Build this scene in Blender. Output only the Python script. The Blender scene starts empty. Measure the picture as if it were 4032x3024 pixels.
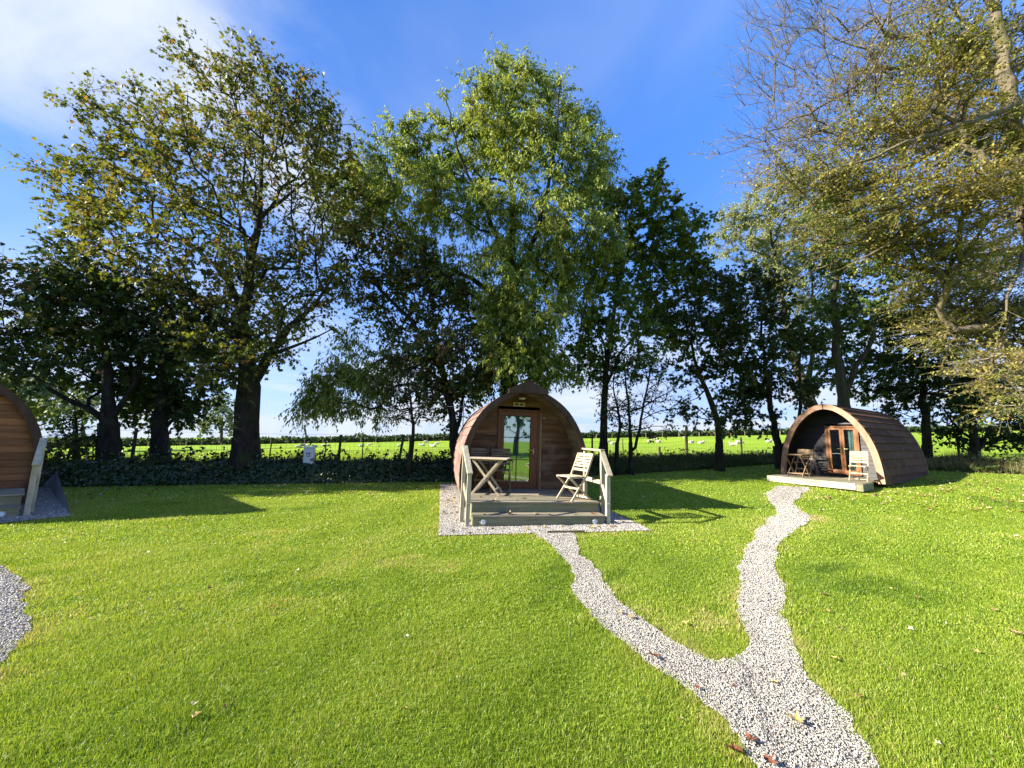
import bpy, bmesh, math, random
import numpy as np
from mathutils import Matrix, Vector, Euler
from mathutils.geometry import delaunay_2d_cdt

R = math.radians
random.seed(7)
scene = bpy.context.scene
COL = scene.collection

# ------------------------------------------------------------------ helpers
def tag(o, label=None, cat=None, group=None, kind=None):
    if label: o['label'] = label
    if cat: o['category'] = cat
    if group: o['group'] = group
    if kind: o['kind'] = kind
    return o

def link(o, parent=None):
    COL.objects.link(o)
    if parent is not None: o.parent = parent
    return o

def empty(name, label, cat, loc=(0, 0, 0), rz=0.0, group=None, tilt=0.0):
    o = bpy.data.objects.new(name, None)
    o.empty_display_size = 0.2
    link(o)
    o.location = loc; o.rotation_euler = (0, tilt, rz)
    return tag(o, label, cat, group)

def raw_mesh(name, V, F, mats, tint=None, mi=None, smooth=False):
    """V (n,3) array, F list of (m,k) int arrays (polygons of k corners)"""
    me = bpy.data.meshes.new(name)
    V = np.asarray(V, dtype=np.float32)
    me.vertices.add(len(V)); me.vertices.foreach_set('co', V.ravel())
    F = [np.asarray(f, dtype=np.int32) for f in F if len(f)]
    nl = sum(f.size for f in F); nf = sum(len(f) for f in F)
    me.loops.add(nl); me.polygons.add(nf)
    me.loops.foreach_set('vertex_index', np.concatenate([f.ravel() for f in F]))
    st = []; o = 0
    for f in F:
        st.append(o + np.arange(len(f), dtype=np.int32) * f.shape[1]); o += f.size
    me.polygons.foreach_set('loop_start', np.concatenate(st))
    if mi is not None: me.polygons.foreach_set('material_index', np.asarray(mi, dtype=np.int32))
    if smooth: me.polygons.foreach_set('use_smooth', np.ones(nf, dtype=bool))
    me.update(calc_edges=True)
    if tint is not None:
        a = me.attributes.new('tint', 'FLOAT', 'FACE')
        a.data.foreach_set('value', np.asarray(tint, dtype=np.float32))
    for m in mats: me.materials.append(m)
    return me

def mesh_obj(name, me, parent=None):
    return link(bpy.data.objects.new(name, me), parent)

class MB:
    """collects solid shapes into one mesh"""
    def __init__(s): s.V = []; s.F = {}; s.n = 0; s.order = []
    def add(s, V, F, tint=None, mi=0):
        V = np.asarray(V, float)
        t = random.random() if tint is None else tint
        for f in F: s.order.append((tuple(i + s.n for i in f), t, mi))
        s.V.append(V); s.n += len(V)
    def box(s, c, size, M=None, tint=None, mi=0):
        x, y, z = [v / 2 for v in size]
        V = np.array([(-x, -y, -z), (x, -y, -z), (x, y, -z), (-x, y, -z), (-x, -y, z), (x, -y, z), (x, y, z), (-x, y, z)])
        if M is not None: V = V @ np.array(M.to_3x3()).T
        s.add(V + np.array(c), [(0, 3, 2, 1), (4, 5, 6, 7), (0, 1, 5, 4), (1, 2, 6, 5), (2, 3, 7, 6), (3, 0, 4, 7)], tint, mi)
    def bbox(s, a, b, tint=None, mi=0):
        s.box([(p + q) / 2 for p, q in zip(a, b)], [abs(q - p) for p, q in zip(a, b)], None, tint, mi)
    def beam(s, p, q, w, h, up=(0, 0, 1), tint=None, mi=0):
        p, q = np.array(p, float), np.array(q, float)
        d = q - p; L = np.linalg.norm(d); d /= L
        u = np.array(up, float); sd = np.cross(d, u); sd /= np.linalg.norm(sd); u = np.cross(sd, d)
        V = []
        for e in (p, q):
            for a, b in ((-1, -1), (1, -1), (1, 1), (-1, 1)): V.append(e + sd * a * w / 2 + u * b * h / 2)
        s.add(V, [(0, 1, 2, 3)[::-1], (4, 5, 6, 7), (0, 4, 5, 1)[::-1], (1, 5, 6, 2)[::-1], (2, 6, 7, 3)[::-1], (3, 7, 4, 0)[::-1]], tint, mi)
    def prism(s, poly, axis, a, b, tint=None, mi=0):
        """poly: 2-D points; extruded along axis ('y': poly is x,z; 'z': poly is x,y)"""
        n = len(poly)
        def P(p, t): return (p[0], t, p[1]) if axis == 'y' else ((p[0], p[1], t) if axis == 'z' else (t, p[0], p[1]))
        V = [P(p, a) for p in poly] + [P(p, b) for p in poly]
        F = [tuple(range(n))[::-1], tuple(range(n, 2 * n))] + [(i, (i + 1) % n, n + (i + 1) % n, n + i) for i in range(n)]
        s.add(V, F, tint, mi)
    def tube(s, pts, rad, k=8, tint=None, mi=0, cap=True):
        pts = np.asarray(pts, float); n = len(pts)
        if np.isscalar(rad): rad = [rad] * n
        V = []
        for i in range(n):
            d = pts[min(i + 1, n - 1)] - pts[max(i - 1, 0)]; d = d / (np.linalg.norm(d) + 1e-9)
            u = np.cross(d, (0, 0, 1) if abs(d[2]) < .9 else (1, 0, 0)); u /= np.linalg.norm(u); v = np.cross(d, u)
            for j in range(k):
                a = 2 * math.pi * j / k
                V.append(pts[i] + rad[i] * (math.cos(a) * u + math.sin(a) * v))
        F = [(i * k + j, i * k + (j + 1) % k, (i + 1) * k + (j + 1) % k, (i + 1) * k + j) for i in range(n - 1) for j in range(k)]
        if cap: F += [tuple(range(k))[::-1], tuple(range((n - 1) * k, n * k))]
        s.add(V, F, tint, mi)
    def mesh(s, name, mats, smooth=False, bevel=0.0):
        me = bpy.data.meshes.new(name)
        me.from_pydata(np.concatenate(s.V).tolist(), [], [f for f, t, m in s.order])
        me.polygons.foreach_set('material_index', [m for f, t, m in s.order])
        a = me.attributes.new('tint', 'FLOAT', 'FACE'); a.data.foreach_set('value', [t for f, t, m in s.order])
        for m in (mats if isinstance(mats, (list, tuple)) else [mats]): me.materials.append(m)
        bm = bmesh.new(); bm.from_mesh(me)
        bmesh.ops.recalc_face_normals(bm, faces=bm.faces)
        if bevel: bmesh.ops.bevel(bm, geom=list(bm.edges), offset=bevel, segments=1, affect='EDGES', profile=.7)
        bm.to_mesh(me); bm.free()
        if smooth: me.polygons.foreach_set('use_smooth', [True] * len(me.polygons))
        me.update(); return me
    def build(s, name, mats, parent=None, smooth=False, bevel=0.0):
        return mesh_obj(name, s.mesh(name, mats, smooth, bevel), parent)

def copy_tree(o, parent=None):
    c = o.copy(); COL.objects.link(c)
    if parent is not None: c.parent = parent
    for ch in list(o.children): copy_tree(ch, c)
    return c

# ------------------------------------------------------------------ materials
def mat(name):
    m = bpy.data.materials.new(name); m.use_nodes = True
    nt = m.node_tree; nt.nodes.clear()
    return m, nt, nt.nodes, nt.links

def N(nt, typ, **kw):
    n = nt.nodes.new(typ)
    for k, v in kw.items():
        if k in n.inputs.keys() if isinstance(k, str) else False: n.inputs[k].default_value = v
        else: setattr(n, k, v)
    return n

def ramp(nt, fac, stops, interp='LINEAR'):
    r = nt.nodes.new('ShaderNodeValToRGB'); r.color_ramp.interpolation = interp
    e = r.color_ramp.elements
    while len(e) < len(stops): e.new(0.5)
    for i, (p, c) in enumerate(stops):
        e[i].position = p; e[i].color = (*c, 1) if len(c) == 3 else c
    nt.links.new(fac, r.inputs['Fac']); return r.outputs['Color']

def noise(nt, vec, scale, detail=4.0, rough=.6, dist=0.0):
    n = nt.nodes.new('ShaderNodeTexNoise'); n.inputs['Scale'].default_value = scale
    n.inputs['Detail'].default_value = detail; n.inputs['Roughness'].default_value = rough; n.inputs['Distortion'].default_value = dist
    if vec is not None: nt.links.new(vec, n.inputs['Vector'])
    return n.outputs['Fac']

def coords(nt, kind='Object', scale=(1, 1, 1), rot=(0, 0, 0)):
    t = nt.nodes.new('ShaderNodeTexCoord'); mp = nt.nodes.new('ShaderNodeMapping')
    mp.inputs['Scale'].default_value = scale; mp.inputs['Rotation'].default_value = rot
    nt.links.new(t.outputs[kind], mp.inputs['Vector']); return mp.outputs['Vector']

def mixc(nt, a, b, fac, mode='MIX'):
    m = nt.nodes.new('ShaderNodeMix'); m.data_type = 'RGBA'; m.blend_type = mode
    for sock, v in ((m.inputs[6], a), (m.inputs[7], b), (m.inputs[0], fac)):
        if hasattr(v, 'is_output'): nt.links.new(v, sock)
        else: sock.default_value = (*v, 1) if isinstance(v, tuple) and len(v) == 3 else v
    return m.outputs[2]

def attr(nt, name='tint'):
    a = nt.nodes.new('ShaderNodeAttribute'); a.attribute_name = name; return a.outputs['Fac']

def bump(nt, h, strength=.3, dist=.02):
    b = nt.nodes.new('ShaderNodeBump'); b.inputs['Strength'].default_value = strength; b.inputs['Distance'].default_value = dist
    nt.links.new(h, b.inputs['Height']); return b.outputs['Normal']

def finish(nt, col, rough=.7, nrm=None, spec=.3, metal=0.0):
    b = nt.nodes.new('ShaderNodeBsdfPrincipled'); o = nt.nodes.new('ShaderNodeOutputMaterial')
    if hasattr(col, 'is_output'): nt.links.new(col, b.inputs['Base Color'])
    else: b.inputs['Base Color'].default_value = (*col, 1)
    if hasattr(rough, 'is_output'): nt.links.new(rough, b.inputs['Roughness'])
    else: b.inputs['Roughness'].default_value = rough
    b.inputs['Specular IOR Level'].default_value = spec; b.inputs['Metallic'].default_value = metal
    if nrm is not None: nt.links.new(nrm, b.inputs['Normal'])
    nt.links.new(b.outputs[0], o.inputs[0]); return b

def wood(name, dark, mid, light, stretch=(1, 1, 1), scale=6, rough=.75, spec=.25, streak=None, bs=.25):
    m, nt, nd, lk = mat(name)
    v = coords(nt, 'Object', stretch)
    n1 = noise(nt, v, scale, 6, .65, .4)
    n2 = noise(nt, coords(nt, 'Object'), 2.3, 4, .6)
    t = attr(nt)
    c = ramp(nt, n1, [(.25, dark), (.5, mid), (.78, light)])
    tv = ramp(nt, t, [(0, (.62, .62, .62)), (1, (1.25, 1.22, 1.18))])
    c = mixc(nt, c, tv, 1.0, 'MULTIPLY')
    if streak is not None:
        f = ramp(nt, n2, [(.48, (0, 0, 0)), (.72, (.75, .75, .75))])
        c = mixc(nt, c, streak, f)
    finish(nt, c, rough, bump(nt, n1, bs, .01), spec)
    return m

def plain(name, col, rough=.6, spec=.3, metal=0.0, var=.15, scale=30):
    m, nt, nd, lk = mat(name)
    n = noise(nt, coords(nt), scale, 4)
    c = ramp(nt, n, [(.3, tuple(x * (1 - var) for x in col)), (.7, tuple(min(1, x * (1 + var)) for x in col))])
    finish(nt, c, rough, None, spec, metal); return m

def leaf_mat(name, stops, trans=.4, ttint=(1.25, 1.15, .55), rough=.5, spec=.35, patch=None, pscale=.5):
    """leaf colour varies leaf by leaf (tint) and, with patch, from bough to bough as autumn turns them"""
    m, nt, nd, lk = mat(name)
    c = ramp(nt, attr(nt), stops)
    if patch is not None:
        f = ramp(nt, noise(nt, coords(nt), pscale, 3), [(.45, (0, 0, 0)), (.68, (.85, .85, .85))])
        c = mixc(nt, c, patch, f)
    b = nd.new('ShaderNodeBsdfPrincipled'); b.inputs['Roughness'].default_value = rough; b.inputs['Specular IOR Level'].default_value = spec
    lk.new(c, b.inputs['Base Color'])
    tr = nd.new('ShaderNodeBsdfTranslucent'); lk.new(mixc(nt, c, ttint, 1.0, 'MULTIPLY'), tr.inputs['Color'])
    mx = nd.new('ShaderNodeMixShader'); mx.inputs[0].default_value = trans
    lk.new(b.outputs[0], mx.inputs[1]); lk.new(tr.outputs[0], mx.inputs[2])
    o = nd.new('ShaderNodeOutputMaterial'); lk.new(mx.outputs[0], o.inputs[0])
    return m

def bark_mat(name, dark, light, moss=(.05, .07, .02)):
    m, nt, nd, lk = mat(name)
    v = coords(nt, 'Object', (1, 1, .3))
    n1 = noise(nt, v, 9, 6, .7, .6); n2 = noise(nt, coords(nt), 1.7, 4, .6)
    c = ramp(nt, n1, [(.3, dark), (.7, light)])
    c = mixc(nt, c, moss, ramp(nt, n2, [(.5, (0, 0, 0)), (.7, (.7, .7, .7))]))
    finish(nt, c, .9, bump(nt, n1, .9, .05), .1); return m

M = {}
M['rail'] = wood('pale_weathered_timber', (.25, .22, .15), (.39, .345, .25), (.52, .47, .36), (1, 1, .12), 14, .8, .2, streak=(.22, .24, .15))
M['deck_edge'] = wood('pale_stained_deck_edge', (.22, .21, .15), (.33, .32, .24), (.44, .42, .33), (.08, 1, 1), 10, .8, .2, streak=(.17, .20, .13))
M['deck'] = wood('grey_decking', (.17, .145, .10), (.28, .24, .17), (.40, .35, .26), (.08, 1, 1), 16, .8, .2, streak=(.17, .17, .10))
M['riser'] = wood('green_stained_decking', (.17, .17, .09), (.28, .27, .17), (.40, .37, .26), (.08, 1, 1), 14, .8, .2, streak=(.19, .24, .13))
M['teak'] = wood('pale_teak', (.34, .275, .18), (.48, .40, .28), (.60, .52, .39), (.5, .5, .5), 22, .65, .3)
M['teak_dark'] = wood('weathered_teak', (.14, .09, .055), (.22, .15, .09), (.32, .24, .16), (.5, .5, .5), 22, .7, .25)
M['shingle'] = wood('brown_felt_shingle', (.155, .095, .08), (.215, .137, .117), (.27, .18, .155), (1, .3, .3), 18, .9, .12, bs=.35)
M['shingle_dark'] = wood('dark_brown_shingle', (.075, .040, .026), (.115, .062, .040), (.155, .088, .057), (1, .3, .3), 20, .9, .15, streak=(.15, .09, .05))
M['fascia'] = wood('dark_brown_fascia', (.045, .026, .018), (.068, .040, .028), (.095, .058, .041), (1, 1, .2), 9, .8, .2)
M['fascia_tan'] = wood('tan_fascia', (.30, .165, .105), (.38, .22, .15), (.46, .28, .20), (1, 1, .2), 6, .7, .25)
M['boards'] = wood('weathered_brown_boards', (.075, .035, .018), (.155, .078, .04), (.28, .17, .10), (.09, 1, 1), 11, .75, .25, streak=(.26, .19, .13), bs=.5)
M['boards_orange'] = wood('orange_brown_boards', (.13, .05, .016), (.22, .09, .028), (.31, .14, .05), (.09, 1, 1), 11, .7, .3, bs=.5)
M['boards_black'] = wood('black_stained_boards', (.010, .008, .008), (.019, .016, .015), (.036, .031, .029), (.09, 1, 1), 11, .5, .4, bs=.4)
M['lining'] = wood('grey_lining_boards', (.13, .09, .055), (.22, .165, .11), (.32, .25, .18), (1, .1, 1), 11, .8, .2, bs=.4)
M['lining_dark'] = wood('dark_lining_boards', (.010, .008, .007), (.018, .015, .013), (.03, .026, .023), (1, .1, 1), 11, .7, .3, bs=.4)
M['door'] = wood('red_brown_door_timber', (.10, .032, .012), (.16, .052, .02), (.22, .078, .03), (1, 1, .1), 10, .42, .4)
M['door_gold'] = wood('golden_oak_door_timber', (.16, .062, .02), (.24, .10, .034), (.33, .15, .055), (1, 1, .1), 10, .4, .4)
M['black_trim'] = plain('black_glazing_bar', (.015, .015, .015), .4)
M['brass'] = plain('brass', (.75, .58, .28), .28, .5, .9, .1)
M['cream'] = plain('cream_plastic', (.62, .55, .36), .5)
M['vent_slot'] = plain('vent_dark', (.10, .045, .02), .6)
M['white'] = plain('white_plastic', (.78, .79, .78), .4, .4, 0, .05)
M['lens'] = plain('frosted_lens', (.70, .74, .76), .25, .5, 0, .05)
M['steel'] = plain('brushed_steel', (.34, .34, .32), .4, .5, .7, .1)
M['alu'] = plain('dull_aluminium', (.55, .55, .55), .45, .4, .6, .1)
M['dark_rubber'] = plain('black_rubber', (.02, .018, .016), .6)
M['wire'] = plain('galvanised_wire', (.10, .10, .095), .6, .3, .3)
M['post'] = wood('dark_fence_post', (.045, .038, .028), (.085, .072, .05), (.14, .12, .085), (1, 1, .15), 12, .9, .1, streak=(.07, .085, .04))
M['edging'] = wood('grey_edging_board', (.12, .09, .06), (.20, .16, .11), (.30, .25, .18), (.2, 1, 1), 10, .9, .1)
M['wool'] = plain('cream_wool', (.46, .42, .34), .95, .05, 0, .12, 8)
M['underfloor'] = plain('dark_underfloor', (.02, .016, .012), .9)
M['emblem_brown'] = plain('brown_emblem', (.30, .15, .07), .6)
M['emblem_cream'] = plain('cream_emblem', (.72, .62, .45), .6)
M['grey_blue'] = plain('pale_grey_box', (.60, .66, .66), .45, .4, 0, .06)

def curtain_mat(name, col):
    m, nt, nd, lk = mat(name)
    w = nd.new('ShaderNodeTexWave'); w.inputs['Scale'].default_value = 7; w.inputs['Distortion'].default_value = 2.0
    lk.new(coords(nt, 'Object', (1, 0, 0)), w.inputs['Vector'])
    c = ramp(nt, w.outputs['Fac'], [(0, tuple(x * .8 for x in col)), (1, col)])
    finish(nt, c, .9, bump(nt, w.outputs['Fac'], .6, .03), .1); return m
M['curtain'] = curtain_mat('pale_teal_curtain', (.50, .70, .74))
M['curtain_white'] = curtain_mat('white_curtain', (.80, .84, .84))

def glass_mat(name, refl):
    m, nt, nd, lk = mat(name)
    n = noise(nt, coords(nt, 'Object', (1, 1, .6)), 2.2, 1)
    g = nd.new('ShaderNodeBsdfGlossy'); g.inputs['Roughness'].default_value = .02; g.inputs['Color'].default_value = (.82, .93, .90, 1)
    lk.new(bump(nt, n, .06, .02), g.inputs['Normal'])
    t = nd.new('ShaderNodeBsdfTransparent'); t.inputs['Color'].default_value = (.80, .92, .88, 1)
    f = nd.new('ShaderNodeFresnel'); f.inputs['IOR'].default_value = 1.5
    mt = nd.new('ShaderNodeMath'); mt.operation = 'MULTIPLY_ADD'; mt.inputs[1].default_value = 1.0; mt.inputs[2].default_value = refl; mt.use_clamp = True
    lk.new(f.outputs[0], mt.inputs[0])
    mx = nd.new('ShaderNodeMixShader'); lk.new(mt.outputs[0], mx.inputs[0]); lk.new(t.outputs[0], mx.inputs[1]); lk.new(g.outputs[0], mx.inputs[2])
    o = nd.new('ShaderNodeOutputMaterial'); lk.new(mx.outputs[0], o.inputs[0]); return m
M['glass'] = glass_mat('door_glass', .30)
M['glass_dark'] = glass_mat('dark_door_glass', .25)

# ------------------------------------------------------------------ camera
CAM_H, FPX, PITCH, ROLL = 1.6, 1515.0, R(7.6), R(1.2)
cF = Vector((0, math.cos(PITCH), math.sin(PITCH))); cU0 = Vector((0, -math.sin(PITCH), math.cos(PITCH))); cR0 = Vector((1, 0, 0))
cR = cR0 * math.cos(ROLL) + cU0 * math.sin(ROLL); cU = cU0 * math.cos(ROLL) - cR0 * math.sin(ROLL)
cam = bpy.data.cameras.new('camera'); camo = bpy.data.objects.new('camera', cam); COL.objects.link(camo)
cam.sensor_fit = 'HORIZONTAL'; cam.sensor_width = 36.0; cam.lens = 36.0 * FPX / 4032.0
cam.clip_start = .05; cam.clip_end = 3000
mw = Matrix((cR, cU, -cF)).transposed().to_4x4(); mw.translation = (0, 0, CAM_H)
camo.matrix_world = mw; scene.camera = camo

# ------------------------------------------------------------------ light and sky
SUN_DIR = Vector((-.983 * math.cos(R(26.5)), -.184 * math.cos(R(26.5)), math.sin(R(26.5)))).normalized()
sl = bpy.data.lights.new('sun', 'SUN'); sl.energy = 5.0; sl.angle = R(.53); sl.color = (1.0, .93, .80)
so = bpy.data.objects.new('sun', sl); COL.objects.link(so)
so.rotation_euler = SUN_DIR.to_track_quat('Z', 'Y').to_euler(); so.location = (-20, -4, 12)

w = bpy.data.worlds.new('World'); scene.world = w; w.use_nodes = True
nt = w.node_tree; nt.nodes.clear(); nd, lk = nt.nodes, nt.links
sky = nd.new('ShaderNodeTexSky'); sky.sky_type = 'NISHITA'; sky.sun_disc = False
sky.sun_elevation = R(26.5); sky.sun_rotation = R(100.6); sky.altitude = 100; sky.air_density = 1.0; sky.dust_density = .6; sky.ozone_density = 2.5
tc = nd.new('ShaderNodeTexCoord'); sep = nd.new('ShaderNodeSeparateXYZ'); lk.new(tc.outputs['Generated'], sep.inputs[0])
def math_(op, a, b=None, clamp=False):
    m = nd.new('ShaderNodeMath'); m.operation = op; m.use_clamp = clamp
    for i, v in enumerate((a, b)):
        if v is None: continue
        if hasattr(v, 'is_output'): lk.new(v, m.inputs[i])
        else: m.inputs[i].default_value = v
    return m.outputs[0]
zc = math_('MAXIMUM', sep.outputs['Z'], .02)
zz = math_('ADD', zc, .12)
px_, py_ = math_('DIVIDE', sep.outputs['X'], zz), math_('DIVIDE', sep.outputs['Y'], zz)
cmb = nd.new('ShaderNodeCombineXYZ'); lk.new(px_, cmb.inputs[0]); lk.new(py_, cmb.inputs[1])
def wn(scale, detail, rough, dist, sx=1, sy=1, off=(0, 0, 0), rz=0):
    mp = nd.new('ShaderNodeMapping'); mp.inputs['Scale'].default_value = (sx, sy, 1); mp.inputs['Location'].default_value = off; mp.inputs['Rotation'].default_value = (0, 0, rz)
    lk.new(cmb.outputs[0], mp.inputs['Vector'])
    return noise(nt, mp.outputs['Vector'], scale, detail, rough, dist)
def band(v, a, b):                                   # smooth step a -> b
    m = nd.new('ShaderNodeMapRange'); m.interpolation_type = 'SMOOTHSTEP'
    m.inputs[1].default_value = a; m.inputs[2].default_value = b; lk.new(v, m.inputs[0]); return m.outputs[0]
# a broad bank of soft white cloud up on the left, thin veils elsewhere, low cloud along the horizon
n_big = wn(1.5, 9, .58, .35, 1, 1.2, (3.1, .7, 0))
n_soft = wn(.9, 3, .5, .2, 1, 1, (1.3, 5.2, 0))
left = band(math_('ADD', px_, math_('MULTIPLY', n_soft, .5)), .02, -.52)
high = band(zc, .33, .55)
c1 = math_('MULTIPLY', math_('MULTIPLY', left, high), band(math_('ADD', n_big, math_('MULTIPLY', n_soft, .35)), .44, .80))
n_veil = wn(1.0, 5, .52, .4, 1.1, .6, (0, 9.1, 0), .9)
c2 = math_('MULTIPLY', band(n_veil, .42, .80), .26)
low = band(zc, .56, .04)
n_low = wn(.55, 6, .6, .3, 1, 1, (7.7, 2.2, 0))
c3 = math_('MULTIPLY', math_('POWER', low, 1.6), math_('ADD', math_('MULTIPLY', band(n_low, .38, .62), .60), .40))
cl = math_('MAXIMUM', math_('MAXIMUM', c1, c2), c3, True)
SKY_TINT = (.66, .95, 1.28)
CLOUD = (5.2, 5.7, 6.5)
skc = mixc(nt, sky.outputs[0], SKY_TINT, 1.0, 'MULTIPLY')
hs = nd.new('ShaderNodeHueSaturation'); hs.inputs['Saturation'].default_value = 1.12; lk.new(skc, hs.inputs['Color'])
gm = nd.new('ShaderNodeGamma'); gm.inputs['Gamma'].default_value = .55; lk.new(hs.outputs[0], gm.inputs['Color'])
skf = mixc(nt, mixc(nt, gm.outputs[0], (1.62, 1.93, 3.15), 1.0, 'MULTIPLY'), CLOUD, cl)
bg = nd.new('ShaderNodeBackground'); bg.inputs['Strength'].default_value = .05; lk.new(skf, bg.inputs['Color'])
wo = nd.new('ShaderNodeOutputWorld'); lk.new(bg.outputs[0], wo.inputs[0])

vs = scene.view_settings; vs.view_transform = 'Standard'; vs.look = 'None'; vs.gamma = 1.0; vs.use_curve_mapping = False
vs.exposure = 1.72
cy = scene.cycles
cy.max_bounces = 6; cy.diffuse_bounces = 3; cy.glossy_bounces = 3; cy.transmission_bounces = 3; cy.transparent_max_bounces = 8
cy.caustics_reflective = False; cy.caustics_refractive = False; cy.sample_clamp_indirect = 6.0
cy.use_denoising = True
# ------------------------------------------------------------------ terrain
BANK = np.array([(-60, -6), (-30, 6), (-22, 7.4), (-14, 9.8), (-11.3, 10.7), (-7, 12), (-2.4, 13.4), (2, 14.7), (5, 15.6), (9, 17.1), (12.6, 18.7), (15.6, 18.9), (17.6, 17.2), (19.6, 15.9), (24, 15.2), (34, 15.5), (60, 20)], float)
def bank_d(x, y):
    """signed distance to the foot of the hedge bank, positive on the field side"""
    x, y = np.asarray(x, float), np.asarray(y, float)
    best = np.full(x.shape, 1e9); sg = np.ones(x.shape)
    for a, b in zip(BANK[:-1], BANK[1:]):
        d = b - a; L2 = d @ d
        t = np.clip(((x - a[0]) * d[0] + (y - a[1]) * d[1]) / L2, 0, 1)
        qx, qy = x - a[0] - t * d[0], y - a[1] - t * d[1]
        q = np.hypot(qx, qy); cr = d[0] * (y - a[1]) - d[1] * (x - a[0])
        u = q < best - 1e-9; best = np.where(u, q, best); sg = np.where(u, np.where(cr >= 0, 1, -1), sg)
    return best * sg
def lawn_z(x, y):
    t = .5 * np.asarray(x, float) + .87 * np.asarray(y, float)
    return np.clip((t - 12.0) * .05, 0, .5)
def sstep(v, a, b):
    t = np.clip((v - a) / (b - a), 0, 1); return t * t * (3 - 2 * t)
def ground_z(x, y, d=None):
    x, y = np.asarray(x, float), np.asarray(y, float)
    if d is None: d = bank_d(x, y)
    lz = lawn_z(x, y)
    lump = .05 * np.sin(x * 2.1 + 1) * np.sin(y * 1.7) + .04 * np.sin(x * 4.7 + y * 3.1)
    plat = .46 + .45 * lz + lump * sstep(d, .3, 1) * (1 - sstep(d, 4, 8))
    far = .4 + .038 * np.clip(x, -260, 260)
    z = lz + (plat - lz) * sstep(d, 0, .95)
    z = z + (far - z) * np.clip((d - 3) / 28, 0, 1.0) * (d > 3)
    z = z - .06 * np.clip(y - 112, 0, 300)            # the ground falls away behind the far hedge
    return z

def axis(fine, lo, hi, step, outer):
    a = list(np.arange(lo, hi + 1e-6, step)); s = step; v = hi
    while v < outer[1]: s *= 1.25; v += s; a.append(v)
    s = step; v = lo; pre = []
    while v > outer[0]: s *= 1.25; v -= s; pre.append(v)
    return np.array(pre[::-1] + a)
gx, gy_ = axis(1, -26, 30, .25, (-900, 900)), axis(1, -3, 26, .25, (-60, 1500))
GX, GY = np.meshgrid(gx, gy_, indexing='ij'); GD = bank_d(GX, GY); GZ = ground_z(GX, GY, GD)
nx, ny = GX.shape
vid = np.arange(nx * ny).reshape(nx, ny)
quads = np.stack([vid[:-1, :-1], vid[1:, :-1], vid[1:, 1:], vid[:-1, 1:]], -1).reshape(-1, 4)
dq = (GD[:-1, :-1] + GD[1:, :-1] + GD[1:, 1:] + GD[:-1, 1:]).ravel() / 4
GV = np.stack([GX, GY, GZ], -1).reshape(-1, 3)

def ground_mat(name, stops, fine, soil, bs=.5, wide=.35):
    m, nt, nd, lk = mat(name)
    v = coords(nt)
    n1 = noise(nt, v, fine, 8, .75); n2 = noise(nt, v, wide, 4, .6); n3 = noise(nt, v, 2.4, 5, .65)
    c = ramp(nt, n1, stops)
    c = mixc(nt, c, mixc(nt, c, (1.25, 1.12, .75), 1.0, 'MULTIPLY'), ramp(nt, n2, [(.4, (0, 0, 0)), (.65, (1, 1, 1))]))
    c = mixc(nt, c, soil, ramp(nt, n3, [(.60, (0, 0, 0)), (.8, (.5, .5, .5))]))
    finish(nt, c, .95, bump(nt, n1, bs, .05), .05); return m
M['lawn'] = ground_mat('mown_turf', [(.3, (.10, .16, .018)), (.7, (.20, .30, .03))], 60, (.20, .20, .05))
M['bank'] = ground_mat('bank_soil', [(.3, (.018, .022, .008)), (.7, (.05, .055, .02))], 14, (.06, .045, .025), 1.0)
M['field'] = ground_mat('pasture_grass', [(.3, (.15, .245, .022)), (.7, (.23, .345, .032))], 5, (.21, .28, .04), .8, .06)
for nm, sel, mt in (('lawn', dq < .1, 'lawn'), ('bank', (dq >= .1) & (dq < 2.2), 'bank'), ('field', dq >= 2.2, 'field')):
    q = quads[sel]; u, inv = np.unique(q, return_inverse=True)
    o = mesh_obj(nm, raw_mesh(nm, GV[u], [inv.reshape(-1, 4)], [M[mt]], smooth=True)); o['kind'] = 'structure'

# ------------------------------------------------------------------ frames of the three pods
class Frame:
    def __init__(s, o, yaw, tilt):
        s.o = np.array(o, float); s.yaw = yaw; s.tilt = tilt
        s.M = Matrix.Translation(Vector(o)) @ Euler((0, tilt, yaw)).to_matrix().to_4x4()
    def w(s, u, v, z=0): p = s.M @ Vector((u, v, z)); return np.array(p)
    def uv(s, x, y):
        c, sn = math.cos(s.yaw), math.sin(s.yaw); dx, dy = x - s.o[0], y - s.o[1]
        return dx * c + dy * sn, -dx * sn + dy * c
# origin: middle of the bottom step's front, u right, v back
F1 = Frame((.56, 7.14, 0), R(10), R(.7))
F2 = Frame((10.81, 13.33, .22), R(-57), R(.3))
F3 = Frame((-9.35, 6.06, 0), R(51.5), R(.3))

# ------------------------------------------------------------------ paths and gravel pads
PL = [(.41, 6.56), (.55, 6.1), (.71, 5.58), (.75, 4.77), (.69, 4.12), (.75, 3.72), (.88, 3.36), (1.02, 3.01), (1.16, 2.71), (1.22, 2.4), (1.24, 2.18), (1.25, 1.6)]
PM = [(1.12, 6.68), (1.0, 5.8), (.99, 5.49), (1.07, 4.87), (1.09, 4.31), (1.1, 3.93), (1.22, 3.57), (1.31, 3.31), (1.41, 3.12), (1.55, 3.0), (1.88, 3.26), (2.09, 3.69), (2.38, 4.2), (3.01, 5.24), (3.76, 6.26), (4.99, 7.81), (6.13, 9.09), (7.25, 11.18), (8.6, 12.6)]
PN = [(9.4, 12.3), (7.18, 10.01), (6.32, 8.36), (4.68, 6.75), (3.76, 5.68), (3.11, 4.62), (2.57, 3.8), (2.26, 3.24), (2.09, 2.84), (2.02, 2.57), (1.93, 2.35), (1.87, 2.14), (1.8, 1.6)]
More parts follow.
